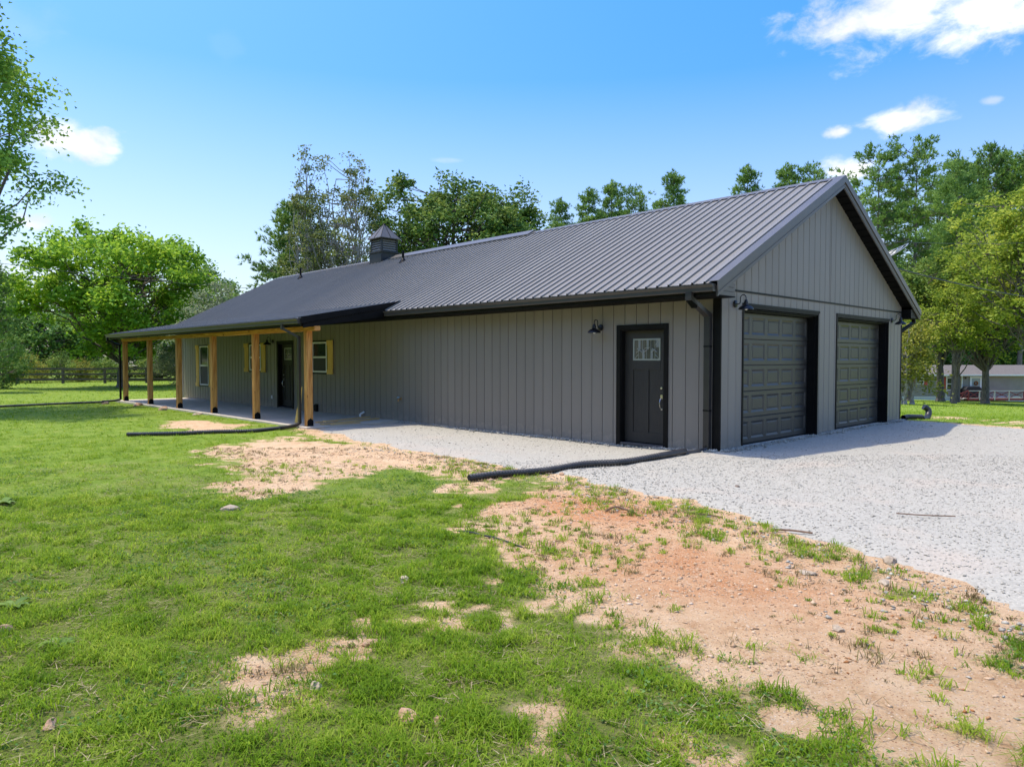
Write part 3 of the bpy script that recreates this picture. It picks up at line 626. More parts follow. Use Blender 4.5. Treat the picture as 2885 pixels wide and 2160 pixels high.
# garage doors
def garage_door(y0, y1):
    root = MB()
    XD = -.195
    root.box(XD - .04, .004, y0 - .0, y0 + .018, .0, GT); root.box(XD - .04, .034, y1 - .03, y1, .0, GT); root.box(XD - .04, .034, y0, y1, GT - .035, GT)
    root.box(XD - .02, -.005, y0 + .019, y0 + .05, .0, GT - .036); root.box(XD - .02, -.03, y1 - .06, y1 - .031, .0, GT - .036); root.box(XD - .03, -.06, y0 + .05, y1 - .06, GT - .09, GT - .036)
    root.box(-.03, .036, y0 - .045, y0 - .001, -.06, GT + .001); root.box(.0, .04, y0 - .045, y1 + .045, GT + .001, GT + .052)
    for z in (2.565, 2.59): root.box(-.05, .02, y0 + .05, y1 - .06, z - .004, z + .004)
    gd = root.build('garage_door', M['black'], H)
    ya, yb = y0 + .05, y1 - .06; wp = (yb - ya) / 5; hs = (GT - .09 - .03) / 5
    sec = MB()
    # a section with five raised panels: grid with bevelled field
    def q(y, z, d): return (XD + d, y, z)
    ycs = [ya + wp * (i + .5) for i in range(5)]
    hw, hh, zb = wp * .40, hs * .31, hs * .5
    sec.add([q(ya, 0, 0), q(yb, 0, 0), q(yb, .012, .004), q(ya, .012, .004)], [(0, 1, 2, 3)])
    # flat field strips
    edges = [ya] + sum([[c - hw - .012, c + hw + .012] for c in ycs], []) + [yb]
    zs = [.012, zb - hh - .01, zb + hh + .01, hs - .012]
    for k in range(3):
        for i in range(len(edges) - 1):
            if k == 1 and i % 2 == 1: continue
            sec.add([q(edges[i], zs[k], .004), q(edges[i + 1], zs[k], .004), q(edges[i + 1], zs[k + 1], .004), q(edges[i], zs[k + 1], .004)], [(0, 1, 2, 3)])
    sec.add([q(ya, hs - .012, .004), q(yb, hs - .012, .004), q(yb, hs - .003, -.008), q(ya, hs - .003, -.008)], [(0, 1, 2, 3)])
    for c in ycs:
        r = [(hw + .012, hh + .01, .004), (hw - .028, hh - .03, -.011), (hw - .04, hh - .04, -.011), (hw - .055, hh - .055, -.005)]
        for (a_, b_, d_), (e_, f_, h_) in zip(r, r[1:]):
            o = [q(c - a_, zb - b_, d_), q(c + a_, zb - b_, d_), q(c + a_, zb + b_, d_), q(c - a_, zb + b_, d_)]
            n = [q(c - e_, zb - f_, h_), q(c + e_, zb - f_, h_), q(c + e_, zb + f_, h_), q(c - e_, zb + f_, h_)]
            sec.add(o + n, [(0, 1, 5, 4), (1, 2, 6, 5), (2, 3, 7, 6), (3, 0, 4, 7)])
        a_, b_, d_ = r[-1]; sec.add([q(c - a_, zb - b_, d_), q(c + a_, zb - b_, d_), q(c + a_, zb + b_, d_), q(c - a_, zb + b_, d_)], [(0, 1, 2, 3)])
    me = sec.mesh('door_section', M['gdoor'])
    # faces look towards +X
    for p in me.polygons:
        if p.normal.x < 0: p.flip()
    for k in range(5): link('door_section', me, gd, (0, 0, .03 + hs * k))
    MB().box(XD - .02, XD + .012, ya, yb, .004, .034).build('bottom_seal', M['black'], gd)
    MB().box(XD - .06, XD - .03, ya, yb, .02, GT).build('door_back', M['black'], gd)
    return gd
garage_door(*G1); garage_door(*G2)
for o in (G1, G2): MB().box(-.32, .03, o[0] + .003, o[1] - .033, -.12, .003).build('door_threshold', M['conc'], H)

# entry doors
def entry_door(x0, x1, zt, zs, handle_x, glass, style):
    """black framed door in the front wall; slab set back"""
    f = MB(); t = .095
    f.box(x0, x0 + t, -.045, .0, zs, zt); f.box(x1 - t, x1, -.045, .0, zs, zt); f.box(x0 + t, x1 - t, -.045, .0, zt - t, zt)
    f.box(x0 + t - .02, x0 + t + .012, -.02, .14, zs, zt - t); f.box(x1 - t - .012, x1 - t + .02, -.02, .14, zs, zt - t); f.box(x0 + t + .012, x1 - t - .012, -.02, .14, zt - t - .02, zt - t)
    d = f.build('entry_door', M['black'], H, bevel=.004)
    a, b = x0 + t + .014, x1 - t - .014; z0, z1 = zs + .075, zt - t - .022; Yf = .105
    w = b - a; gx0, gx1 = a + w * .2, b - w * .155; gz0, gz1 = glass
    s = MB()
    # stiles and rails proud of the flat panels
    s.box(a, b, Yf + .016, Yf + .045, z0, z1)
    mid = (gx0 + gx1) / 2 - .0
    s.box(a, gx0, Yf, Yf + .016, z0, z1); s.box(gx1, b, Yf, Yf + .016, z0, z1)
    s.box(gx0, gx1, Yf, Yf + .016, gz1, z1); s.box(gx0, gx1, Yf, Yf + .016, z0, z0 + .2)
    s.box(gx0, gx1, Yf - .004, Yf + .016, gz0 - .185, gz0); s.box(mid - .05, mid + .05, Yf, Yf + .016, z0 + .2, gz0 - .185)
    s.build('door_slab', M['door'], d)
    gl = MB(); gl.box(gx0 + .004, gx1 - .004, Yf + .008, Yf + .015, gz0 + .004, gz1 - .004); gl.build('door_glass', M['leadglass'], d)
    c = MB(); yb0, yb1 = Yf - .006, Yf + .007
    for q in ((gx0, gx1, gz0, gz0 + .03), (gx0, gx1, gz1 - .03, gz1), (gx0, gx0 + .03, gz0 + .03, gz1 - .03), (gx1 - .03, gx1, gz0 + .03, gz1 - .03)): c.box(q[0], q[1], yb0, yb1, q[2], q[3])
    gw = gx1 - gx0 - .06; zm = (gz0 + gz1) / 2
    if style == 'fan':
        for k in range(1, 6): c.box(gx0 + .03 + gw * k / 6 - .004, gx0 + .03 + gw * k / 6 + .004, yb0 + .004, yb1, gz0 + .03, gz1 - .03)
        for k in range(3):
            xx = gx0 + .03 + gw * (.12 + .3 * k)
            c.bar((xx, Yf - .002, zm + .02), (xx + gw * .2, Yf - .002, zm - .05 + .09 * (k % 2)), .012, .022, (0, 1, 0)); c.bar((xx - .02, Yf - .002, zm - .06), (xx + gw * .1, Yf - .002, zm + .0), .012, .02, (0, 1, 0))
        c.bar((gx0 + .03, Yf, gz0 + .03), (gx0 + .13, Yf, gz0 + .12), .008, .008, (0, 1, 0)); c.bar((gx1 - .03, Yf, gz1 - .03), (gx1 - .13, Yf, gz1 - .14), .008, .008, (0, 1, 0)); c.bar((gx1 - .03, Yf, gz0 + .03), (gx1 - .13, Yf, gz0 + .12), .008, .008, (0, 1, 0))
        pp = MB()
        for k, (lo, hi) in enumerate([(0, 0), (.5, 1), (0, .5), (.5, 1), (0, .5), (.62, 1)]):
            if hi > lo: pp.box(gx0 + .034 + gw * k / 6 + (.0 if k < 5 else .02), gx0 + .026 + gw * (k + (.5 if k < 5 else 1)) / 6, Yf + .002, Yf + .0075, gz0 + .03 + (gz1 - gz0 - .06) * lo, gz0 + .03 + (gz1 - gz0 - .06) * hi)
        pp.build('bevelled_pane', M['leadpale'], d)
    else:
        for k in range(1, 3): c.box(gx0 + .03 + gw * k / 3 - .004, gx0 + .03 + gw * k / 3 + .004, yb0 + .004, yb1, gz0 + .03, gz1 - .03)
        c.box(gx0 + .03, gx1 - .03, yb0 + .004, yb1, zm - .004, zm + .004)
    c.build('glass_leading', M['came'], d)
    hb = MB(); hx = handle_x
    hb.lathe([(.0, .022), (.022, .02), (.028, .008), (.03, 0)], (hx, Yf, 1.095), 12, 'y')
    hb.box(hx - .022, hx + .022, Yf - .012, Yf, .885, .965)
    hb.tube([(hx, Yf - .012, .9), (hx - .008, Yf - .045, .87), (hx - .012, Yf - .06, .8), (hx - .004, Yf - .05, .73), (hx, Yf - .012, .695)], .009, 8)
    hb.lathe([(.0, .016), (.018, .01), (.02, 0)], (hx, Yf, .69), 10, 'y')
    hb.box(hx - .006, hx + .006, Yf - .05, Yf - .01, .945, .953)
    hb.build('door_handle', M['chrome'], d, smooth=True)
    th = MB(); th.box(x0 + t, x1 - t, -.04, .14, zs, zs + .035); th.prism([(-.055, zs + .036), (-.02, zs + .06), (.1, zs + .06), (.14, zs + .036)], lambda p, q, t_: (t_, p, q), x0 + t + .015, x1 - t - .015)
    th.build('door_sill', mat('dark_sill', (.12, .12, .12), .4, metal=.6), d)
    MB().box(a - .03, b + .03, .16, .2, zs, zt).build('door_backing', M['black'], d)
entry_door(-2.255, -1.05, 2.315, -.055, -1.275, (1.622, 2.045), 'fan')
entry_door(-17.12, -15.9, 2.27, -.05, -16.88, (1.62, 2.03), 'grid')

# windows and shutters
def window(x0, x1, z0, z1, shut):
    f = MB(); t = .05
    f.box(x0, x1, -.05, .03, z1 - t, z1); f.box(x0, x1, -.05, .03, z0, z0 + t); f.box(x0, x0 + t, -.05, .03, z0 + t, z1 - t); f.box(x1 - t, x1, -.05, .03, z0 + t, z1 - t)
    zm = (z0 + z1) / 2; f.box(x0 + t, x1 - t, -.04, .03, zm - .028, zm + .028)
    w = f.build('window', M['white'], H, bevel=.003)
    MB().box(x0 + t, x1 - t, -.012, .0, zm + .028, z1 - t).build('pane', M['glass'], w)
    MB().box(x0 + t, x1 - t, -.022, -.012, z0 + t, zm - .028).build('screen', M['screen'], w)
    k = MB(); k.box(x0 - .05, x1 + .05, -.04, -.0, z1 + .001, z1 + .05); k.box(x0 - .05, x1 + .05, -.04, .0, z0 - .05, z0 - .001); k.box(x0 - .05, x0 - .001, -.04, 0, z0 - .001, z1 + .001); k.box(x1 + .001, x1 + .05, -.04, 0, z0 - .001, z1 + .001)
    k.build('window_trim', M['black'], w)
    MB().box(x0, x1, .031, .05, z0, z1).build('window_backing', M['black'], w)
    for s0, s1 in shut:
        b = MB(); n = 3; ww = (s1 - s0)
        for i in range(n): b.box(s0 + ww * i / n + .002 + .012, s0 + ww * (i + 1) / n - .002 + (.012 if i < n - 1 else -.012), -.055, -.0405, z0 - .05, z1 + .045)
        o = b.build('shutter', M['shutter'], H, bevel=.002)
        for za in (z0 - .05, z1 + .045 - .15):
            MB().box(s0, s1, -.078, -.0555, za, za + .15).build('shutter_batten', M['shutter'], o, bevel=.003)
window(-24.25, -23.3, .555, 2.185, [(-24.66, -24.31), (-23.23, -22.88)])
window(-19.34, -18.38, 1.22, 2.185, [(-19.76, -19.4), (-18.32, -17.97)])
window(-14.6, -13.65, 1.22, 2.19, [(-15.01, -14.66), (-13.6, -13.245)])

# barn lamps
def barn_lamp(loc, rz):
    e = link('barn_lamp', MB().lathe([(0, .03), (.035, .028), (.06, .02), (.066, .0)], (0, 0, 0), 20, 'y').mesh('barn_lamp', M['lampblk'], True), H, loc, rz)
    pts = [(0, -.02, 0)] + [(0, -.05 - .0, -.005), (0, -.085, .0), (0, -.1, .03), (0, -.1, .1)] + [(0, -.155 + .055 * math.cos(t), .1 + .055 * math.sin(t)) for t in np.linspace(.2, math.pi, 8)] + [(0, -.21, .06)]
    MB().tube(pts, .0085, 8).build('lamp_arm', M['lampblk'], e, True)
    MB().lathe([(0, .065), (.02, .065), (.026, .055), (.03, .03), (.036, .028), (.038, -.02), (.05, -.032), (.09, -.05), (.12, -.075), (.132, -.1), (.133, -.112), (.128, -.112), (.126, -.1), (.1, -.072), (.05, -.045), (0, -.04)], (0, -.21, .0), 24).build('lamp_shade', M['lampblk'], e, True)
    MB().lathe([(0, -.125), (.02, -.12), (.03, -.1), (.026, -.07), (.012, -.045)], (0, -.21, 0), 12).build('bulb', M['bulb'], e, True)
barn_lamp((-2.66, -.03, 2.285), 0); barn_lamp((-17.42, -.03, 2.26), 0)
barn_lamp((.03, .47, 2.642), R(90)); barn_lamp((.03, 8.56, 2.65), R(90))

# cupola on the ridge
cx_ = -17.42
M['cupola'] = mat('cupola_paint', (.028, .027, .024), .45, col2=(.036, .035, .031), nscale=2, spec=.3)
cb = MB(); cb.prism([(-.42, 5.38), (0, 5.62), (.42, 5.38), (.42, 5.80), (-.42, 5.80)], lambda a, b, t: (t, YR + a, b), cx_ - .42, cx_ + .42)
cb.box(cx_ - .46, cx_ + .46, YR - .46, YR + .46, 5.80, 5.845)
cu = cb.build('cupola', M['cupola'], H, bevel=.004)
fr = MB()
for sx in (-1, 1):
    for sy in (-1, 1): fr.box(cx_ + sx * .345 - .035, cx_ + sx * .345 + .035, YR + sy * .345 - .035, YR + sy * .345 + .035, 5.846, 6.38)
for s in (-1, 1):
    fr.box(cx_ - .31, cx_ + .31, YR + s * .36 - .02, YR + s * .36 + .02, 5.846, 5.89); fr.box(cx_ - .31, cx_ + .31, YR + s * .36 - .02, YR + s * .36 + .02, 6.34, 6.38)
    fr.box(cx_ + s * .36 - .02, cx_ + s * .36 + .02, YR - .31, YR + .31, 5.846, 5.89); fr.box(cx_ + s * .36 - .02, cx_ + s * .36 + .02, YR - .31, YR + .31, 6.34, 6.38)
fr.build('cupola_frame', M['cupola'], cu)
MB().box(cx_ - .28, cx_ + .28, YR - .28, YR + .28, 5.85, 6.36).build('cupola_core', M['black'], cu)
sl1 = MB().bar((-.31, -.352, 0), (.31, -.352, 0), .008, .085, (0, .62, 1)).mesh('louvre_slat', M['siding'])
for s in range(4):
    for k in range(5): link('louvre_slat', sl1, cu, (cx_, YR, 5.935 + k * .088), R(90 * s))
rf = MB(); e_ = .47; A = (cx_, YR, 6.98)
q = [(cx_ + sx * e_, YR + sy * e_, 6.36) for sx, sy in ((-1, -1), (1, -1), (1, 1), (-1, 1))]; q2 = [(x, y, 6.385) for x, y, z in q]
tp = [(cx_ + sx * .04, YR + sy * .04, 6.95) for sx, sy in ((-1, -1), (1, -1), (1, 1), (-1, 1))]
rf.add(q + q2 + tp, [(0, 3, 2, 1), (0, 1, 5, 4), (1, 2, 6, 5), (2, 3, 7, 6), (3, 0, 4, 7), (4, 5, 9, 8), (5, 6, 10, 9), (6, 7, 11, 10), (7, 4, 8, 11), (8, 9, 10, 11)])
rf.build('cupola_roof', M['rake'], cu)
rb = MB()
for i in range(4):
    a_, b_ = Vector(q2[i]), Vector(tp[i]); rb.tube([a_, b_], .014, 6)
    m_ = (Vector(q2[i]) + Vector(q2[(i + 1) % 4])) / 2; t_ = (Vector(tp[i]) + Vector(tp[(i + 1) % 4])) / 2; rb.tube([m_ + Vector((0, 0, .004)), t_], .012, 6)
rb.lathe([(.07, -.04), (.06, 0), (.02, .03), (0, .035)], (cx_, YR, 6.96), 8); rb.build('cupola_rib', M['black'], cu)
for x, y, h in ((-14.93, 3.79, .42), (-22.9, 3.9, .46)):
    z = roof_z(y); b = MB(); b.tube([(x, y, z - .05), (x, y, z + h)], .045, 12); b.lathe([(.15, -.03), (.11, .05), (.06, .13), (.05, .14)], (x, y, z), 12); b.build('vent_pipe', M['black'], H, True)
# small fixtures on the front wall
b = MB(); b.box(-17.54, -17.47, -.045, -.029, .245, .365); b.box(-17.535, -17.475, -.06, -.046, .25, .36); b.build('outlet_cover', M['white'], H)
b = MB(); b.box(-14.42, -14.24, -.1, -.028, -.03, .16); b.prism([(-.1, .161), (-.03, .161), (-.03, .2)], lambda a, c, t: (t, a, c), -14.42, -14.24); b.build('vent_hood', M['black'], H)
b = MB(); b.tube([(-9.66, -.028, .56), (-9.66, -.09, .56), (-9.66, -.12, .53), (-9.66, -.12, .49)], .018, 8); b.lathe([(.035, 0), (.03, .012), (0, .014)], (-9.66, -.024, .56), 10, 'y'); f_ = b.build('spigot', M['brass'], H, True)
MB().lathe([(0, .02), (.02, .02), (.042, .012), (.042, 0), (0, 0)], (-9.66, -.12, .59), 8).build('spigot_handle', M['bluecap'], f_)
MB().tube([(-11.6, -.12, -.05), (-11.6, -.12, .02), (-11.58, -.1, .05), (-11.52, -.08, .07), (-11.47, -.07, .1)], .028, 8).build('drain_stub', M['white'], H, True)

# ------------------------------------------------------------------ drain pipes on the ground
def tz(x, y): return float(np.maximum(terrain(np.array([float(x)]), np.array([float(y)])), gravel_z(np.array([float(x)]), np.array([float(y)])))[0])
def spline(P, n):
    P = [Vector(p) for p in P]; P = [P[0] * 2 - P[1]] + P + [P[-1] * 2 - P[-2]]; out = []
    for i in range(1, len(P) - 2):
        for k in range(n):
            t = k / n; a, b, c, d = P[i - 1:i + 3]
            out.append(.5 * ((2 * b) + (c - a) * t + (a * 2 - b * 5 + c * 4 - d) * t * t + (b * 3 - a - c * 3 + d) * t ** 3))
    return out + [P[-2]]
def hose(name, head, path, r, label, smooth_len=0):
    """head: explicit points leaving the downspout; path: (x,y) on the ground, corrugated"""
    o = thing(name, (path[0][0], path[0][1], tz(*path[0])), label, 'drain pipe'); off = -Vector(o.location)
    b = MB(); b.tube([Vector(p) + off for p in head], r * .95, 12); e = Vector(head[-1]) + off
    d = (Vector(head[-1]) - Vector(head[-2])).normalized(); b.tube([e - d * .04, e + d * .04], r * 1.12, 12)
    b.build('outlet_elbow', M['hose'], o, True)
    P = spline([(x, y, tz(x, y) + r + .004) for x, y in path], 10); L = [0]
    for p, q in zip(P, P[1:]): L.append(L[-1] + (q - p).length)
    n = int(L[-1] / .026); pts = []; rad = []
    for i in range(n + 1):
        s = L[-1] * i / n; k = min(max(int(np.searchsorted(L, s)) - 1, 0), len(P) - 2); t = (s - L[k]) / max(L[k + 1] - L[k], 1e-6)
        pts.append(P[k].lerp(P[k + 1], t) + off); rad.append(r * ((1.0 if i % 2 else .80) if s > smooth_len else .98))
    MB().tube(pts, rad, 12, cap=False).add([], []).build('corrugated_pipe', M['hose'], o)
    MB().tube([pts[-1] - (pts[-1] - pts[-2]) * .5, pts[-1] + (pts[-1] - pts[-2]) * .4], [r * .8, r * .8], 12, cap=True).build('pipe_mouth', mat('pipe_inside', (.01, .01, .01), .8), o)
    return o
hose('drain_pipe', [(-.19, -.085, .1), (-.19, -.09, .04), (-.22, -.2, .0), (-.29, -.5, -.005), (-.3, -.62, -.01)], [(-.3, -.62), (-.31, -1.3), (-.5, -2.1), (-.78, -2.75), (-.93, -3.5), (-1.1, -4.3), (-1.16, -4.82)], .055,
     'black corrugated drain pipe crossing white gravel from the garage corner', .75)
hose('drain_pipe', [(-10.22, -2.75, .06), (-10.22, -2.76, .02), (-10.15, -2.9, -.03), (-9.98, -3.35, -.05)], [(-9.98, -3.35), (-9.95, -4.2), (-10.2, -4.9), (-10.45, -5.6), (-10.75, -6.1), (-11.1, -6.5)], .05,
     'black corrugated drain pipe lying in grass by the nearest porch post', .1)
hose('drain_pipe', [(-25.52, -2.75, .05), (-25.52, -2.77, .0), (-25.5, -2.95, -.04), (-25.45, -3.4, -.06)], [(-25.45, -3.4), (-25.35, -4.4), (-25.2, -5.4), (-24.95, -6.9), (-24.6, -8.4), (-24.4, -9.5)], .046,
     'black drain pipe running over lawn from the far end of the porch', .1)
hose('drain_pipe', [(-.06, 9.41, .02), (-.06, 9.46, -.02), (-.08, 9.7, -.05), (-.1, 10.0, -.07)], [(-.1, 10.0), (-.12, 10.5), (-.05, 10.9), (.02, 11.2)], .07,
     'black drain pipe elbow curling out behind the rear garage corner', .05)
o = [x for x in bpy.data.objects if x.name.startswith('drain_pipe')][-1]
z_ = -.07; off = -Vector(o.location)
MB().tube([Vector(p) + off for p in spline([(.02, 11.2, z_), (.05, 11.5, z_ + .02), (.06, 11.65, z_ + .12), (.03, 11.7, z_ + .25), (-.06, 11.62, z_ + .33)], 6)], .085, 12).build('upturned_end', M['hose'], o, True)

# ------------------------------------------------------------------ lumber on the porch
def plank(p, q, w, t, label, name='loose_plank', taper=None, group=None):
    p, q = Vector(p), Vector(q); c = (p + q) / 2; d = (q - p); L = d.length; b = MB()
    if taper is None: b.box(-w / 2, w / 2, -L / 2, L / 2, -t / 2, t / 2)
    else: b.prism([(-w / 2, -L / 2), (w / 2, -L / 2), (w / 2 * taper, L / 2), (w / 2 * taper - .012, L / 2)], lambda a, c_, t_: (a, c_, t_), -t / 2, t / 2)
    o = b.build(name, M['plank'], None, bevel=.002); o.location = c; dn = d.normalized(); xa = dn.cross(Vector((0, 0, 1))).normalized(); za = xa.cross(dn)
    o.rotation_euler = Matrix((xa, dn, za)).transposed().to_euler()
    return tag(o, label, 'plank', 'offcut boards left on the porch slab')
plank((-10.0, -2.25, -.028), (-10.55, -.2, -.028), .14, .038, 'longest bare board lying flat along the porch slab end')
plank((-10.2, -2.3, .012), (-10.75, -.35, .012), .09, .034, 'narrow long board stacked on top of the longest porch board')
plank((-9.95, -2.2, .052), (-10.15, -1.75, .025), .1, .034, 'short stub board propped over the pile beside the nearest post')
plank((-9.82, -2.1, -.03), (-9.8, -1.25, -.03), .08, .03, 'short flat board nearest the gravel at the slab edge')
o = MB().prism([(-.17, 0), (.06, 0), (.07, .97), (.045, .95)], lambda a, b, t: (a, t, b), -.009, .009).build('plywood_offcut', M['shutter']); o.location = (-10.92, -2.42, -.045); o.rotation_euler = (R(-3), R(2), R(8))
tag(o, 'tall tapered plywood offcut standing behind the porch downspout', 'board')

# ------------------------------------------------------------------ stones and bits on the ground
def rock(loc, size, m, label, name='rock', seed=0, group=None, cat='rock'):
    bm = bmesh.new(); bmesh.ops.create_icosphere(bm, subdivisions=2, radius=1); r = random.Random(seed)
    ph = [r.uniform(0, 6) for _ in range(9)]
    for v in bm.verts:
        c = v.co; k = 1 + .22 * math.sin(2.1 * c.x + ph[0]) * math.cos(1.9 * c.y + ph[1]) + .16 * math.sin(3.7 * c.z + 2.6 * c.x + ph[2]) + .1 * math.sin(6 * c.y + ph[3]) + r.uniform(-.07, .07)
        v.co = Vector((c.x * size[0], c.y * size[1], c.z * size[2])) * k
        if v.co.z < -size[2] * .45: v.co.z = -size[2] * .45
    me = bpy.data.meshes.new(name); bm.to_mesh(me); bm.free(); me.materials.append(m)
    size = tuple(c * .8 for c in size)
    o = link(name, me, None, (loc[0], loc[1], tz(*loc[:2]) + size[2] * .2), r.uniform(0, 6)); o.scale = (.8, .8, .8)
    return tag(o, label, cat, group)
rk = 'stones lying about the yard'
for i, (x, y, s, m, lb) in enumerate([
    (1.744, -2.55, (.055, .035, .03), 'darkstone', 'single dark brown stone on the open white gravel'),
    (3.70, -9.37, (.085, .055, .045), 'stone', 'largest tan rock in the grass at the bottom middle'),
    (3.82, -9.28, (.035, .03, .025), 'stone', 'small chip touching the largest tan rock in grass'),
    (3.09, -9.53, (.05, .04, .035), 'palestone', 'pale rounded stone in a bare patch left of the tan rock'),
    (-1.66, -8.04, (.14, .08, .05), 'palestone', 'long pale flat stone lying in mid lawn'),
    (1.93, -8.14, (.07, .05, .045), 'palestone', 'round pale stone in the grass left of the dirt path'),
    (2.83, -9.02, (.06, .05, .045), 'stone', 'rusty tan stone half sunk in thick grass'),
    (2.57, -10.64, (.045, .035, .035), 'stone', 'orange stone near the bottom left corner of the lawn'),
    (.96, -10.58, (.05, .035, .05), 'stone', 'tan stone at the left edge of the lawn'),
    (-24.6, -3.55, (.2, .13, .09), 'stone', 'rusty rock beside the far porch drain pipe'),
    (-22.4, -3.0, (.27, .15, .12), 'stone', 'large tan rock against the slab edge by the far posts'),
    (-19.3, -3.1, (.2, .15, .14), 'stone', 'rusty upright rock beside the slab near the third-last post'),
    (-16.5, -3.0, (.28, .16, .06), 'palestone', 'flat grey slab of stone at the porch edge'),
    (4.70, -6.7, (.055, .04, .03), 'palestone', 'small white stone alone in the middle of the dirt'),
    (4.38, -4.78, (.12, .07, .05), 'palestone', 'pale block at the gravel edge among dry weeds'),
    (4.03, -5.63, (.09, .06, .03), 'palestone', 'grey flat stone in the dirt below the gravel edge'),
    (4.55, -5.41, (.11, .05, .03), 'palestone', 'long grey stone beside the green clump near the gravel'),
    (-.66, -3.42, (.06, .05, .04), 'stone', 'orange stone right beside the corrugated pipe'),
    (-1.02, -4.55, (.06, .045, .035), 'stone', 'tan stone under the open end of the corrugated pipe')]):
    rock((x, y), s, M[m], lb, seed=i + 3, group=rk)
def twig(pts, r, label):
    P = [Vector((x, y, tz(x, y) + z)) for x, y, z in pts]; c = P[0]; b = MB(); b.tube([p - c for p in spline(P, 4)], r, 6)
    o = b.build('twig', M['twig'], None, True, loc=c); return tag(o, label, 'twig', 'dry twigs on the bare ground')
twig([(1.42, -4.98, .005), (1.52, -4.92, .06), (1.62, -4.86, .03), (1.72, -4.82, .01)], .012, 'curled dark root sticking up from the orange clay')
twig([(2.1, -4.42, .012), (2.3, -4.38, .015), (2.52, -4.3, .012)], .008, 'thin straight stick at the gravel edge in the middle')
twig([(3.85, -2.95, .03), (4.1, -2.85, .035), (4.35, -2.68, .03)], .007, 'thin brown stick alone on the white gravel')
twig([(3.2, -4.5, .02), (3.35, -4.42, .03), (3.55, -4.4, .015)], .01, 'short dark stick where dirt meets gravel on the right')
c = [(.946, -6.78, .0), (1.12, -6.77, .02), (1.31, -6.76, .022), (1.55, -6.74, .018), (1.85, -6.74, .0)]
P = [Vector((x, y, tz(x, y) + z)) for x, y, z in c]; o = MB().tube([p - P[0] for p in spline(P, 5)], .009, 6).build('buried_cable', M['hose'], None, True, loc=P[0])
tag(o, 'thin black cable half buried in grass beside the dirt', 'cable')
# ------------------------------------------------------------------ vegetation builders
def orient(n, normals=None, tilt=1.0):
    """n random frames: two perpendicular unit vectors"""
    a = rng.normal(size=(n, 3)); a[:, 2] *= .6; a /= np.linalg.norm(a, axis=1)[:, None]
    b = rng.normal(size=(n, 3)); b -= a * (a * b).sum(1)[:, None]; b /= np.linalg.norm(b, axis=1)[:, None]
    return a, b
def leaf_cards(P, L, Wd, droop=.25, flat=None):
    """folded rhombus leaves at P (n,3), length L (n), width Wd (n)"""
    n = len(P); a, b = orient(n)
    if flat is not None:
        a[:, 2] *= flat; a /= np.linalg.norm(a, axis=1)[:, None]; b[:, 2] *= flat
        b -= a * (a * b).sum(1)[:, None]; b /= np.linalg.norm(b, axis=1)[:, None]
    nn = np.cross(a, b); L = L[:, None]; Wd = Wd[:, None]
    V = np.stack([P, P + a * L * .5 + b * Wd * .5 + nn * L * .08, P + a * L - nn * L * droop, P + a * L * .5 - b * Wd * .5 + nn * L * .08], 1).reshape(-1, 3)
    i = np.arange(n)[:, None] * 4
    return V, np.concatenate([i + [[0, 1, 2]], i + [[0, 2, 3]]], 0)
def limb_tubes(b, base, top, r0, r1, n=6, wob=.08):
    base, top = Vector(base), Vector(top); m = 5; L = (top - base).length
    pts = [base.lerp(top, k / m) + Vector((random.uniform(-1, 1), random.uniform(-1, 1), 0)) * (wob * L * math.sin(math.pi * k / m)) for k in range(m + 1)]
    b.tube(pts, [r0 + (r1 - r0) * k / m for k in range(m + 1)], n); return pts
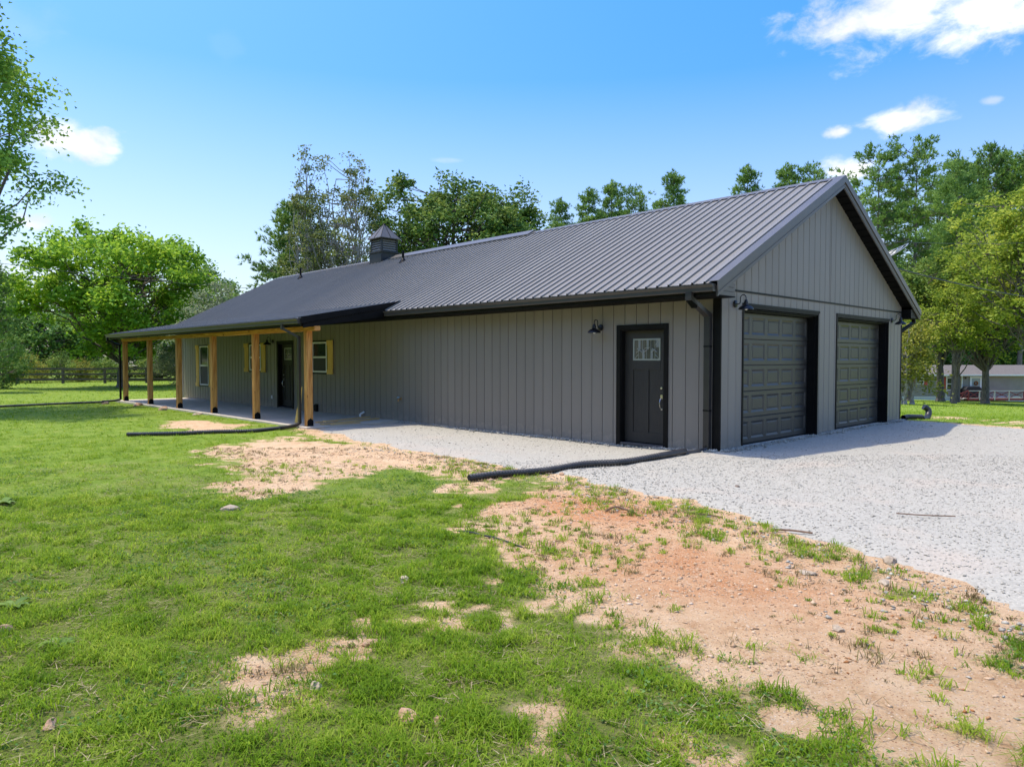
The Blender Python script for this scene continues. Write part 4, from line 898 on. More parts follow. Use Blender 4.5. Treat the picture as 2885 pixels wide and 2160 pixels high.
def broadleaf(h, rad, zb, nclump, nleaf, leaf, trunk_r, seed, spread=.9, clump=.55, sparse=0, stems=1, shape=1.0, flat=.7, trim=9):
    """(trunk mesh, crown vertices, crown faces) of a deciduous tree: limbs run to leaf clumps spread through the crown"""
    random.seed(seed); g_ = np.random.default_rng(seed)
    b = MB(); cz = (h + zb) / 2; rz = (h - zb) / 2
    C = []; k = 0
    ph = g_.uniform(0, 6, 6)
    while len(C) < nclump and k < nclump * 40:
        k += 1
        d = g_.normal(size=3); d /= np.linalg.norm(d); rr = g_.uniform(.25, 1) ** .45
        lob = 1 + .22 * math.sin(3 * math.atan2(d[1], d[0]) + ph[0]) + .2 * math.sin(4.3 * d[2] + 2 * d[0] + ph[1]) + .12 * math.sin(7 * d[0] + 5 * d[1] + ph[2])
        if lob * rr > trim: continue
        p = d * rr * lob
        wz = p[2]; taper = 1 - .35 * shape * max(wz, 0) - .15 * max(-wz, 0)
        C.append((p[0] * rad * taper, p[1] * rad * taper, cz + wz * rz))
    C = np.array(C)
    fork = zb + (h - zb) * .18
    tops = []
    for s in range(stems):
        off = Vector((0, 0, 0)) if stems == 1 else Vector((math.cos(s * 2.4) * .35, math.sin(s * 2.4) * .35, 0))
        lean = Vector((random.uniform(-.3, .3), random.uniform(-.3, .3), 0)) * (1 if stems > 1 else .5) + off * 1.6
        tr = limb_tubes(b, off, lean + Vector((0, 0, fork)), trunk_r * (1.15 if stems == 1 else .7), trunk_r * .62, 10, .03)
        tr2 = limb_tubes(b, lean + Vector((0, 0, fork)), lean * 1.4 + Vector((0, 0, h * .86)), trunk_r * .6, trunk_r * .12, 8, .06)
        b.tube([off + Vector((0, 0, -.3)), off + Vector((0, 0, .25))], [trunk_r * 1.9, trunk_r * 1.12], 10)
        tops.append(tr[2:] + tr2)
    for c in C:
        if random.random() < .8 or sparse:
            line = random.choice(tops); v = Vector(c)
            cand = [p for p in line if p.z < v.z - .1] or [line[0]]
            p = cand[-1] if random.random() < .4 else random.choice(cand)
            rr = trunk_r * .26 * min(1.3, .5 + (v - p).length / max(rad, .1) * .5)
            limb_tubes(b, p, p.lerp(v, 1.0), rr, .012, 5, .1)
    Ps = []
    per = np.maximum(3, (nleaf / len(C) * g_.uniform(.5, 1.5, len(C))).astype(int))
    for c, m in zip(C, per):
        cr = clump * g_.uniform(.6, 1.25)
        q = g_.normal(size=(m, 3)) * [cr, cr, cr * .55] * .6
        q[:, 2] += .12 * cr * g_.normal(size=m)
        out = np.array([c[0], c[1], 0]) / (rad + .01); q += out * np.abs(q[:, :1]) * .5; q[:, 2] -= .18 * (q[:, 0] ** 2 + q[:, 1] ** 2) / cr
        Ps.append(c + q)
    P = np.concatenate(Ps); n = len(P)
    V, F = leaf_cards(P, leaf * g_.uniform(.7, 1.35, n), leaf * g_.uniform(.5, .8, n), flat=flat)
    return b, V, F
def pine(h, rad, zb, seed, ntuft=9, needle=.3, trunk_r=.22, round_top=.5, nb=46, strips=7):
    random.seed(seed); g_ = np.random.default_rng(seed); b = MB()
    lean = Vector((random.uniform(-.3, .3), random.uniform(-.3, .3), 0)); m = 9
    tp = [Vector((0, 0, -.3))] + [lean * (k / m) ** 1.5 + Vector((random.uniform(-.05, .05), random.uniform(-.05, .05), h * .98 * k / m)) for k in range(1, m + 1)]
    b.tube(tp, [trunk_r * (1.25 if k == 0 else 1 - .93 * k / m) for k in range(m + 1)], 9)
    T = []
    for i in range(nb):
        t = ((i + random.random()) / nb) ** .9; z = zb + (h * .97 - zb) * t
        prof = (1 - round_top) * (1 - t) ** .8 + round_top * math.sqrt(max(0, 1 - (1.45 * t - .55) ** 2 / 1.0))
        L = rad * max(.16, prof) * random.uniform(.55, 1.15); az = i * 2.4 + random.uniform(-.6, .6)
        p = lean * (z / h) ** 1.5 + Vector((0, 0, z)); d = Vector((math.cos(az), math.sin(az), 0))
        e = p + d * L + Vector((0, 0, L * random.uniform(.1, .75) * (.5 + t)))
        mid = p.lerp(e, .5) + Vector((0, 0, -.08 * L)); b.tube([p, mid, e], [trunk_r * .2 * (1.05 - .8 * t), trunk_r * .12, .012], 5)
        nc = max(2, int(2.2 * L + 1.5))
        for c_ in range(nc):
            u = 1.02 if c_ == 0 else random.uniform(.35, 1); c = (p.lerp(mid, u * 2) if u < .5 else mid.lerp(e, u * 2 - 1))
            w = L * .22; c = c + Vector((random.gauss(0, w), random.gauss(0, w), random.gauss(.05, .12)))
            if c_: b.tube([mid.lerp(e, .1), c], [.02, .008], 4)
            for _ in range(int(ntuft * random.uniform(.6, 1.4))): T.append(c + Vector((random.gauss(0, .2), random.gauss(0, .2), random.gauss(.04, .13))))
    for _ in range(14): T.append(lean + Vector((random.gauss(0, .14), random.gauss(0, .14), h + random.uniform(-.7, .15))))
    T = np.array([tuple(t) for t in T]); n = len(T)
    # each tuft: a spray of needle strips pointing out and up
    up = T.copy(); up[:, 2] = 0; up /= (np.linalg.norm(up, axis=1)[:, None] + .3); up[:, 2] = .75; up /= np.linalg.norm(up, axis=1)[:, None]
    Vs = []; 
    for k in range(strips):
        d = up + g_.normal(size=(n, 3)) * .62; d /= np.linalg.norm(d, axis=1)[:, None]; s = np.cross(d, g_.normal(size=(n, 3))); s /= np.linalg.norm(s, axis=1)[:, None]
        L = needle * g_.uniform(.7, 1.25, n)[:, None]; w = needle * .13
        Vs.append(np.stack([T - s * w, T + s * w, T + d * L], 1))
    V = np.stack(Vs, 1).reshape(-1, 3); F = np.arange(len(V)).reshape(-1, 3)
    return b, V, F
LM = {
 'maple': leaf_mat('maple_leaf', (0.088, 0.189, 0.025), (0.189, 0.351, 0.044), (0.375, 0.551, 0.088), .45, .32, .35),
 'walnut': leaf_mat('walnut_leaf', (0.097, 0.214, 0.019), (0.224, 0.407, 0.035), (0.426, 0.581, 0.058), .5, .38, .3),
 'sassafras': leaf_mat('sassafras_leaf', (0.040, 0.106, 0.023), (0.106, 0.198, 0.033), (0.274, 0.349, 0.076), .35, .22, .5),
 'birch': leaf_mat('birch_leaf', (0.078, 0.108, 0.026), (0.156, 0.198, 0.048), (0.276, 0.312, 0.120), .45, .3, .6),
 'willow': leaf_mat('silver_leaf', (0.115, 0.156, 0.074), (0.230, 0.279, 0.148), (0.394, 0.428, 0.263), .5, .25, .6),
 'pine': leaf_mat('pine_needle', (0.077, 0.162, 0.041), (0.171, 0.293, 0.068), (0.376, 0.512, 0.102), .55, .2, .35),
 'oak': leaf_mat('oak_leaf', (0.047, 0.127, 0.025), (0.120, 0.237, 0.046), (0.305, 0.440, 0.085), .45, .25, .4),
 'bright': leaf_mat('bright_maple_leaf', (0.100, 0.172, 0.019), (0.243, 0.329, 0.037), (0.443, 0.486, 0.072), .5, .42, .35),
 'shrub': leaf_mat('shrub_leaf', (0.065, 0.140, 0.026), (0.161, 0.257, 0.044), (0.364, 0.429, 0.086), .5, .3, .6),
 'yellow': leaf_mat('yellow_green_leaf', (0.130, 0.156, 0.023), (0.260, 0.273, 0.039), (0.429, 0.403, 0.078), .5, .38, .5),
}
TREES = {}
def plant_tree(proto, name, px, depth, label, cat, group, sc=1.0, rz=0.0, leafmat=None, wx=1.0, trunk='trunk'):
    """proto: (b, V, F) or an already built pair of meshes; the tree stands on the ground `depth` metres away"""
    p = at(px, 1011, depth); z = tz(p.x, p.y)
    t = thing(name, (p.x, p.y, z), label, cat, group, rz); t.scale = (sc * wx, sc * wx, sc)
    link(trunk, proto[0], t); link('crown', proto[1], t)
    return t
def make(kind, leafkey, bark, *a, **k):
    b, V, F = kind(*a, **k)
    return b.mesh('trunk', M[bark], True), np_mesh('crown', V, F, LM[leafkey])
# --- left side
pr = make(broadleaf, 'maple', 'bark', 16.5, 3.7, 5.2, 150, 20000, .17, .3, 11, clump=.62, flat=.8)
plant_tree(pr, 'maple_tree', -160, 24, 'tall maple leaning into view at the left edge, branches against the sky', 'tree', 'trees left of the house')
pr = make(broadleaf, 'walnut', 'bark', 11.0, 5.9, 2.0, 160, 27000, .28, .32, 12, clump=.8, shape=.6, trim=1.08)
plant_tree(pr, 'walnut_tree', 345, 47, 'big bright green spreading tree beyond the fence left of the porch', 'tree', 'trees left of the house')
pr = make(broadleaf, 'oak', 'bark', 9.3, 2.8, 1.5, 90, 9000, .22, .22, 13, clump=.7)
plant_tree(pr, 'oak_tree', 575, 53, 'darker tree partly hidden behind the right side of the big bright tree', 'tree', 'trees left of the house')
pr = make(broadleaf, 'willow', 'birchbark', 5.9, 2.2, 1.0, 80, 8000, .13, .1, 14, clump=.5)
plant_tree(pr, 'willow_tree', 600, 41, 'small silvery grey-green tree rising behind the porch roof', 'tree', 'trees left of the house')
pr = make(pine, 'pine', 'pinebark', 7.4, 1.5, .8, 15, 8, .22, .14, .2, 60)
plant_tree(pr, 'cedar_tree', -12, 39, 'shaggy conifer at the left edge under the tall maple', 'tree', 'trees left of the house')
oakback = make(broadleaf, 'oak', 'bark', 7.5, 4.0, .3, 120, 9000, .32, .25, 15, clump=.9)
for px, d, sc, rz, lb in ((-60, 68, 1.1, 0, 'dark bushy tree behind the left edge of the wooden fence'), (110, 66, .95, 1.1, 'dark bushy tree behind the yellow-green vine heap'), (250, 70, 1.0, 2.3, 'dark bushy tree hidden behind the left half of the big bright tree'),
        (420, 66, .9, 3.3, 'dark bushy tree behind the fence seen past the first porch post'), (560, 68, 1.0, 4.2, 'dark bushy tree behind the silvery shrub'), (690, 66, .95, 5.0, 'dark bushy tree mostly hidden behind the far end of the house')):
    plant_tree(oakback, 'oak_tree', px, d, lb, 'tree', 'dark trees behind the fence', sc, rz)
silver = make(broadleaf, 'willow', 'birchbark', 3.7, 2.2, .2, 70, 8000, .12, .06, 16, clump=.5)
plant_tree(silver, 'silver_shrub', 505, 52, 'silvery rounded shrub seen between the far porch posts', 'shrub', 'shrubs along the fence')
shr = make(broadleaf, 'shrub', 'bark', 2.6, 1.6, .05, 46, 4500, .13, .05, 17, clump=.5)
yel = make(broadleaf, 'yellow', 'bark', 2.3, 1.5, .05, 40, 3800, .13, .05, 18, clump=.5)
dks = make(broadleaf, 'oak', 'bark', 3.6, 2.0, .05, 60, 5500, .15, .06, 19, clump=.55)
for pr_, nm, px, d, sc, lb in ((dks, 'dark_shrub', 5, 45, .8, 'deep green bush on the lawn before the fence at the left edge'), (yel, 'vine_shrub', 85, 57.5, 1.0, 'yellow-green vine heap spilling over the left end of the fence'),
        (shr, 'leafy_shrub', 175, 59, .95, 'green bush behind the second fence post from the left'), (yel, 'vine_shrub', 230, 60, .85, 'yellowish bush behind the fence left of the porch downspout'),
        (shr, 'leafy_shrub', 310, 60, .85, 'green bush just behind the fence left of the far post'), (yel, 'vine_shrub', 560, 62, 1.0, 'yellow-green bush behind the fence beside the silvery shrub'), (shr, 'leafy_shrub', 430, 62, .9, 'green bush behind the fence between the two far posts')):
    plant_tree(pr_, nm, px, d, lb, 'shrub', 'shrubs along the fence', sc, px * .1)
# --- behind the roof
pr = make(broadleaf, 'birch', 'birchbark', 12.8, 1.6, 3.0, 120, 3600, .15, .1, 21, clump=.34, shape=1.6, sparse=1)
plant_tree(pr, 'birch_tree', 868, 40, 'thin open birch, lower of the two sparse trees left of the cupola', 'tree', 'trees behind the roof')
pr = make(broadleaf, 'birch', 'birchbark', 13.6, 2.5, 3.0, 200, 8000, .15, .13, 22, clump=.36, shape=.9, sparse=1, stems=3)
plant_tree(pr, 'birch_tree', 985, 40, 'tallest sparse birch with several pale stems just left of the cupola', 'tree', 'trees behind the roof')
pr = make(pine, 'pine', 'pinebark', 11.4, 2.9, 2.0, 23, 13, .28, .2, .35, 80)
plant_tree(pr, 'pine_tree', 820, 45, 'bushy low pine at the left end of the roof ridge', 'tree', 'trees behind the roof')
pr = make(broadleaf, 'birch', 'birchbark', 9.5, 1.9, 3.0, 90, 7000, .15, .1, 24, clump=.5, stems=2)
plant_tree(pr, 'birch_tree', 930, 42, 'short dense birch in front of the bushy pine by the cupola', 'tree', 'trees behind the roof')
pr = make(broadleaf, 'sassafras', 'bark', 13.2, 3.9, 5.0, 230, 24000, .22, .2, 25, clump=.62, shape=.25, stems=3)
plant_tree(pr, 'sassafras_tree', 1250, 43, 'broad dark round-topped tree right of the cupola', 'tree', 'trees behind the roof')
pr = make(broadleaf, 'sassafras', 'bark', 12.4, 2.6, 5.0, 130, 12000, .22, .16, 26, clump=.6, shape=.7, stems=2)
plant_tree(pr, 'sassafras_tree', 1435, 43, 'narrower dark tree sloping down to the ridge right of the round-topped one', 'tree', 'trees behind the roof', 1.0, 1.2)
PN = [make(pine, 'pine', 'pinebark', 20, 2.6, 9, 31, 12, .28, .22, .5, 56), make(pine, 'pine', 'pinebark', 20, 2.6, 8.5, 32, 13, .28, .2, .22, 74), make(pine, 'pine', 'pinebark', 20, 3.3, 8, 33, 11, .30, .23, .8, 42)]
def pines(rows):
    for px, ty, d, k, rz, lb in rows:
        p = at(px, 1011, d); z = tz(p.x, p.y); top = CAM.z + (1011 - ty) / 2002 * d
        plant_tree(PN[k], 'pine_tree', px, d, lb, 'tree', 'tall pines behind the house', (top - z) / 20.2, rz, .74 if k == 1 else (.95 if k == 0 else 1.05))
pines([(1588, 560, 58, 1, .3, 'leftmost and shortest pine tip above the ridge'), (1655, 533, 60, 1, 1.9, 'slim pine tip above the ridge, second from the left'), (1712, 510, 62, 1, 3.2, 'slim pine tip above the ridge, third from the left'),
       (1782, 528, 58, 0, 4.0, 'rounded pine tip above the ridge beside the broad pointed one'), (1897, 478, 60, 1, 5.1, 'broad pointed pine standing alone above the ridge'),
       (2106, 470, 60, 1, .9, 'pointed pine left of the pair close to the gable peak'), (2200, 464, 61, 1, 2.6, 'slim pine in the middle of the three left of the gable peak'), (2278, 466, 60, 0, 3.7, 'bushy pine nearest the gable peak on its left'),
       (2466, 418, 80, 2, .4, 'open pine just right of the gable peak'), (2575, 400, 79, 2, 2.2, 'tallest pine, with open crown, right of the gable peak'), (2702, 452, 82, 0, 4.4, 'shorter pine between the tallest pine and the right-hand pair'),
       (2790, 415, 80, 0, 5.6, 'full-crowned pine near the right edge'), (2872, 418, 79, 0, 1.4, 'pine at the right edge of the view'), (2520, 520, 86, 2, 1.1, 'pine half hidden left of the tallest pine'), (2632, 500, 88, 0, 2.0, 'pine filling the gap right of the tallest pine'), (2748, 440, 88, 2, 3.0, 'open pine between the shorter pine and the full-crowned one'), (2835, 432, 86, 0, 4.1, 'pine between the full-crowned pine and the right edge'), (2640, 640, 84, 0, 2.9, 'low pine in shade behind the tallest pine')])
# --- right side
pr = make(broadleaf, 'bright', 'bark', 13.2, 4.3, 4.6, 260, 17000, .22, .25, 41, clump=.55, shape=.5)
plant_tree(pr, 'maple_tree', 2778, 56, 'big bright yellow-green maple in front of the mobile home', 'tree', 'trees right of the house')
plant_tree(pr, 'maple_tree', 2935, 46, 'yellow-green maple cut off by the right edge', 'tree', 'trees right of the house', 1.12, 2.1)
pr = make(broadleaf, 'bright', 'bark', 8.8, 2.6, 3.7, 100, 6500, .2, .14, 42, clump=.48)
plant_tree(pr, 'maple_tree', 2690, 52, 'smaller yellow-green tree beside the grey-sided home', 'tree', 'trees right of the house', 1.0, .5)
pr = make(broadleaf, 'shrub', 'bark', 12.5, 3.2, 5.4, 130, 10000, .23, .3, 43, clump=.65)
plant_tree(pr, 'oak_tree', 2652, 63, 'oak with the thickest trunk between the home windows', 'tree', 'trees right of the house', 1.0, 1.0)
plant_tree(pr, 'oak_tree', 2563, 60, 'oak with dark trunk close to the rear garage corner', 'tree', 'trees right of the house', .95, 2.9)
pr = make(broadleaf, 'yellow', 'birchbark', 5.6, 1.7, .8, 70, 4200, .2, .09, 44, clump=.5, stems=4, sparse=1)
plant_tree(pr, 'dogwood_tree', 2556, 44, 'slender many-stemmed yellowish tree touching the garage corner', 'tree', 'trees right of the house')
dk = make(broadleaf, 'oak', 'bark', 15, 5.2, 1.0, 160, 11000, .36, .3, 45, clump=1.05)
for px, d, sc, rz, lb in ((2480, 86, 1.0, 0, 'dark woodland tree just over the rear roof slope'), (2600, 84, .95, 1, 'dark woodland tree behind the left window of the mobile home'), (2720, 88, 1.0, 2, 'dark woodland tree behind the mobile home door'), (2830, 84, .92, 3.1, 'dark woodland tree behind the right half of the mobile home'),
        (2960, 86, 1.0, 4, 'dark woodland tree at the far right edge behind the home'), (2540, 100, 1.15, 5, 'tall dark woodland tree farther back near the garage corner'), (2780, 104, 1.1, 5.6, 'tall dark woodland tree farther back above the home roof'), (2400, 90, 1.0, 3.3, 'dark woodland tree hidden behind the gable')):
    plant_tree(dk, 'oak_tree', px, d, lb, 'tree', 'dark woodland trees behind the home', sc, rz)
# bare lower trunks standing before the home
def bare_trunk(px, d, h, r, label):
    p = at(px, 1011, d); z = tz(p.x, p.y); t = thing('pine_tree', (p.x, p.y, z), label, 'tree', 'tall pines behind the house')
    b = MB(); n = 10; pts = [Vector((random.uniform(-.04, .04), random.uniform(-.04, .04), -.3 + (h + .3) * k / n)) for k in range(n + 1)]; b.tube(pts, [r * (1.3 if k == 0 else 1.05 - .4 * k / n) for k in range(n + 1)], 10)
    for zz in (2.2, 3.3): b.lathe([(r, -.12), (r * 1.18, 0), (r, .12)], (0, 0, zz), 10)
    b.build('trunk', M['pinebark'], t, True); link('crown', PN[0][1], t, (0, 0, h - 17.5))
bare_trunk(2694, 59, 17, .30, 'pine whose straight bare trunk stands before the deck left end')

# the wood that stands across the yard, behind the viewer (what the windows and the dark porch face)
V_, F_, n_ = [], [], 0
g_ = np.random.default_rng(77); T_ = []
for k in range(30):
    cx0, cy0 = -128 + k * 4.7 + g_.uniform(-1, 1), -27 - abs(k - 20) * .2 + g_.uniform(-2, 2); hh = g_.uniform(10, 15); m_ = 420
    d_ = g_.normal(size=(m_, 3)); d_ /= np.linalg.norm(d_, axis=1)[:, None]; q_ = d_ * g_.uniform(.4, 1, m_)[:, None] ** .5 * [3.3, 3.3, hh * .46] + [cx0, cy0, hh * .54]; T_.append(q_)
T_ = np.concatenate(T_); V_, F_ = leaf_cards(T_, np.full(len(T_), 1.0) * g_.uniform(.7, 1.3, len(T_)), np.full(len(T_), .8))
tag(link('treeline', np_mesh('treeline', V_, F_, LM['oak'])), kind='stuff')
# ------------------------------------------------------------------ wooden fence on the left
fp = [(-62, -6.5), (-60.2, -3.6), (-58.9, -.9), (-57.2, 1.75), (-55.4, 4.2), (-53.7, 6.7), (-52.0, 9.2), (-50.3, 11.7), (-48.6, 14.2)]
fe = thing('rail_fence', (fp[4][0], fp[4][1], tz(*fp[4])), 'dark weathered three-rail wooden fence across the back lawn', 'fence'); off = -Vector(fe.location)
pmesh = MB().box(-.075, .075, -.075, .075, -.2, 1.22).mesh('fence_post', M['fence'], bevel=.01)
for x, y in fp: link('fence_post', pmesh, fe, Vector((x, y, tz(x, y))) + off, .6)
for (x0, y0), (x1, y1) in zip(fp, fp[1:]):
    for k, zz in enumerate((.33, .74, 1.14)):
        a_ = Vector((x0, y0, tz(x0, y0) + zz + random.uniform(-.025, .025))); b_ = Vector((x1, y1, tz(x1, y1) + zz + random.uniform(-.025, .025))); n_ = (b_ - a_).normalized(); s_ = Vector((n_.y, -n_.x, 0)) * .095
        MB().bar(a_ + s_ + off + n_ * .004, b_ + s_ + off - n_ * .004, .035, .15).build('fence_rail', M['fence'], fe)
# dark car beyond the fence
p = at(395, 1011, 63); cz_ = tz(p.x, p.y); ca = thing('parked_car', (p.x, p.y, cz_), 'dark car parked beyond the fence between the far posts', 'car', rz=R(60))
b = MB(); b.prism([(-2.1, .3), (2.1, .3), (2.15, .62), (2.0, .82), (1.2, .92), (.6, 1.36), (-.9, 1.38), (-1.6, .98), (-2.1, .9)], lambda a, c, t: (a, t, c), -.85, .85); b.build('body', mat('black_car_paint', (.012, .012, .014), .2), ca, bevel=.05)
b = MB(); b.prism([(1.08, .95), (.56, 1.31), (-.86, 1.33), (-1.45, 1.0)], lambda a, c, t: (a, t, c), -.86, .86); b.build('window', M['glass'], ca)
for x in (-1.35, 1.35):
    for y in (-.78, .78): MB().lathe([(0, -.1), (.2, -.1), (.32, -.09), (.33, 0), (.32, .09), (.2, .1), (0, .1)], (x, y, .33), 16, 'y').build('wheel', M['hose'], ca)
b = MB(); b.box(2.12, 2.16, -.3, .3, .45, .6); b.box(-2.13, -2.09, -.26, .26, .62, .75); b.build('number_plate', M['white'], ca)

# ------------------------------------------------------------------ mobile home and its deck, far right
D_ = 70; p = at(2540, 1011, D_); zb_ = -2.2
HM = thing('mobile_home', (p.x, p.y, zb_), 'tan vinyl-sided mobile home with red shutters behind the trees', 'house', rz=R(46.07))
K = .00562                                   # metres per unit used for the layout below
def hx(u): return (u - 60) * K
def hz(v): return (760 - v) * K + .0
x0, x1, ze = -5.5, 16.5, hz(352)
b = MB(); n = 19; prof = []
for i in range(n): z0 = .12 + (ze - .12) * i / n; z1 = .12 + (ze - .12) * (i + 1) / n; prof += [(-.03, z0), (-.008, z1)]
prof = prof + [(3.9, ze), (3.9, .12)]
b.prism(prof, lambda a, c, t: (t, a, c), x0, x1); b.build('wall', M['vinylsiding'], HM)
b = MB(); b.box(x0, x1, .02, 3.88, -.3, .119); b.box(x0 - .01, x1 + .01, -.05, .0, .08, .16); b.build('skirting', M['white'], HM)
b = MB(); b.prism([(-.35, ze + .02), (1.95, ze + .95), (4.25, ze + .02), (4.25, ze - .04), (1.95, ze + .86), (-.35, ze - .04)], lambda a, c, t: (t, a, c), x0 - .3, x1 + .3); b.build('roof', M['shingle'], HM)
b = MB(); b.box(x0 - .3, x1 + .3, -.42, -.352, ze - .1, ze + .03); b.box(x0, x1, -.35, -.04, ze - .07, ze - .045); b.build('eave_trim', M['white'], HM)
def hwin(u0, u1, v0, v1, shut=()):
    f = MB(); a_, c_, z0, z1 = hx(u0), hx(u1), hz(v1), hz(v0); t = .06; f.box(a_, c_, -.075, -.03, z0, z1); w = f.build('window', M['white'], HM)
    g_ = MB(); zm = (z0 + z1) / 2; g_.box(a_ + t, c_ - t, -.085, -.0755, z0 + t, zm - .03); g_.box(a_ + t, c_ - t, -.085, -.0755, zm + .03, z1 - t); g_.build('pane', M['glass'], w)
    for s0, s1 in shut:
        q_ = MB(); q_.box(hx(s0), hx(s1), -.08, -.031, hz(v1 + 20), hz(v0)); q_.box(hx(s0) + .04, hx(s1) - .04, -.09, -.0805, hz(v1 + 12), zm - .03); q_.box(hx(s0) + .04, hx(s1) - .04, -.09, -.0805, zm + .03, hz(v0 + 8)); q_.build('shutter', M['red'], HM)
hwin(322, 455, 402, 512, [(265, 315), (460, 515)]); hwin(842, 985, 402, 620, [(806, 836)])
b = MB(); b.box(hx(1260), hx(1290), -.09, -.03, hz(600), hz(385)); b.box(hx(1436), hx(1462), -.09, -.03, hz(600), hz(385)); b.box(hx(1291), hx(1435), -.09, -.03, hz(412), hz(385)); dd = b.build('front_door', M['white'], HM)
MB().box(hx(1291), hx(1435), -.06, -.031, hz(600), hz(413)).build('storm_glass', mat('storm_door_glass', (.34, .38, .4), .15), dd)
w_ = MB(); w_.tube([(hx(1365) + .15 * math.cos(t), -.1, hz(500) + .15 * math.sin(t)) for t in np.linspace(0, 6.283, 17)], .075, 8, cap=False); w_.build('wreath', M['wreath'], dd, True)
b = MB(); b.box(hx(836), hx(848), -.2, -.04, 0, ze - .1); b.box(hx(1103), hx(1115), -.2, -.04, 0, ze - .1); b.box(hx(690), hx(698), -.06, -.031, .1, ze - .1); b.build('corner_post', M['white'], HM)
MB().lathe([(.0, .1), (.06, .08), (.07, -.05), (0, -.1)], (hx(1180), -.12, hz(410)), 8).build('wall_lamp', M['lampblk'], HM)
M['deckwhite'] = mat('worn_white_paint', (.42, .40, .37), .7, col2=(.55, .53, .5), nscale=6)
def deck_():
    dk_ = thing('deck', tuple(HM.matrix_basis @ Vector((hx(1400), -1.2, 0))), 'dark red deck with white rails and crossed red braces at the mobile home', 'deck', rz=R(46.07)); q = -hx(1400)
    yf = -1.1; u0, u1 = 985, 1925; zt, zf = hz(612), hz(735)
    MB().box(hx(u0) + q, hx(u1) + q, yf + .05, yf + 2.25, zf - .25, zf - .08).build('deck_floor', M['darkred'], dk_)
    MB().box(hx(u0) + q, hx(u1) + q, yf, yf + .045, -.1, zf - .082).build('deck_skirt', M['darkred'], dk_)
    MB().box(hx(u0) + q, hx(u1) + q, yf - .05, yf + .05, zt - .06, zt).build('top_rail', M['deckwhite'], dk_); MB().box(hx(u0) + q, hx(u1) + q, yf - .03, yf + .03, zf - .05, zf).build('bottom_rail', M['deckwhite'], dk_)
    ps = [u0, 1170, 1425, 1670, u1]
    for i, u in enumerate(ps): MB().box(hx(u) + q - .045, hx(u) + q + .045, yf - .06, yf + .03, -.1, zt - .062).build('rail_post', M['darkred'] if i in (0, 4) else M['deckwhite'], dk_)
    for a_, c_ in zip(ps, ps[1:]):
        for s in (0, 1): MB().bar((hx(a_) + q + .05, yf - .01 + .03 * s, zt - .1 if s else zf + .02), (hx(c_) + q - .05, yf - .01 + .03 * s, zf + .02 if s else zt - .1), .03, .06).build('cross_brace', M['darkred'], dk_)
    for (ua, va, ub, vb) in ((985, 610, 790, 690), (985, 690, 790, 770)): MB().bar((hx(ua) + q, yf, hz(va)), (hx(ub) + q, yf, hz(vb)), .05, .08).build('stair_rail', M['darkred'], dk_)
    for s in (0, 1): MB().bar((hx(975) + q, yf - .02 + .04 * s, hz(620 if s else 680)), (hx(815) + q, yf - .02 + .04 * s, hz(750 if s else 670)), .03, .06).build('cross_brace', M['darkred'], dk_)
    for (ua, va, ub, vb) in ((1930, 620, 2190, 690), (1930, 700, 2190, 780)): MB().bar((hx(ua) + q, yf, hz(va)), (hx(ub) + q, yf, hz(vb)), .05, .08).build('stair_rail', M['darkred'], dk_)
    for s in (0, 1): MB().bar((hx(1940) + q, yf - .02 + .04 * s, hz(630 if s else 700)), (hx(2170) + q, yf - .02 + .04 * s, hz(765 if s else 680)), .03, .06).build('cross_brace', M['darkred'], dk_)
    MB().box(hx(2175) + q, hx(2200) + q, yf - .05, yf + .05, -.1, hz(675)).build('rail_post', M['deckwhite'], dk_); MB().box(hx(1945) + q, hx(1965) + q, yf - .05, yf + .05, -.1, hz(615)).build('rail_post', M['darkred'], dk_)
    for k in range(3): MB().box(hx(1930 + 70 * k) + q, hx(1990 + 70 * k) + q, yf + .1, yf + 1.1, hz(745 + 14 * k) - .06, hz(745 + 14 * k)).build('step', M['darkred'], dk_); MB().box(hx(800 + 60 * k) + q, hx(860 + 60 * k) + q, yf + .1, yf + 1.1, hz(765 - 12 * k) - .06, hz(765 - 12 * k)).build('step', M['deckwhite'], dk_)
    return dk_
deck_()
b = MB(); q2_ = [(hx(1085), hz(735)), (hx(1085), hz(608)), (hx(1130), hz(552)), (hx(1330), hz(548)), (hx(1405), hz(605)), (hx(1405), hz(735))]
b.prism([(x - hx(1245), z - hz(735)) for x, z in q2_], lambda a, c, t: (a, t, c), 0, .8); o = b.build('covered_grill', M['blackcover'], None, bevel=.04, loc=HM.matrix_basis @ Vector((hx(1245), -.9, hz(735)))); o.rotation_euler = (0, 0, R(46.07))
tag(o, 'bulky black covered grill standing behind the white deck rail', 'grill')

# ------------------------------------------------------------------ cables
def cable(name, p, q, sag, r, label, m='wire'):
    p, q = Vector(p), Vector(q); pts = [p.lerp(q, t) - Vector((0, 0, 4 * sag * t * (1 - t))) - p for t in np.linspace(0, 1, 25)]
    return tag(MB().tube(pts, r, 6).build(name, M[m], None, True, loc=p), label, 'cable')
cable('power_line', at(-60, 733, 37), at(900, 822, 45), .25, .012, 'thin utility line crossing in front of the big tree on the left')
cable('power_line', (.2, 8.05, roof_z(8.05) + .08), at(3150, 846, 34), .35, .017, 'service cable dropping from the rear roof slope to the right')
cable('power_line', (.15, 7.55, roof_z(7.55) + .42), at(3150, 640, 60), .5, .007, 'faint thin wire above the service cable on the right')
c = Vector((.1, 7.75, roof_z(7.75) + .2)); pts = []
for t in np.linspace(0, 15.5, 60): pts.append(Vector((.28 * math.cos(t) * (1 - t * .01) + .012 * t, .55 * math.sin(t * .98) * .5 + .035 * t, .17 * math.sin(t + .7) + .012 * t)))
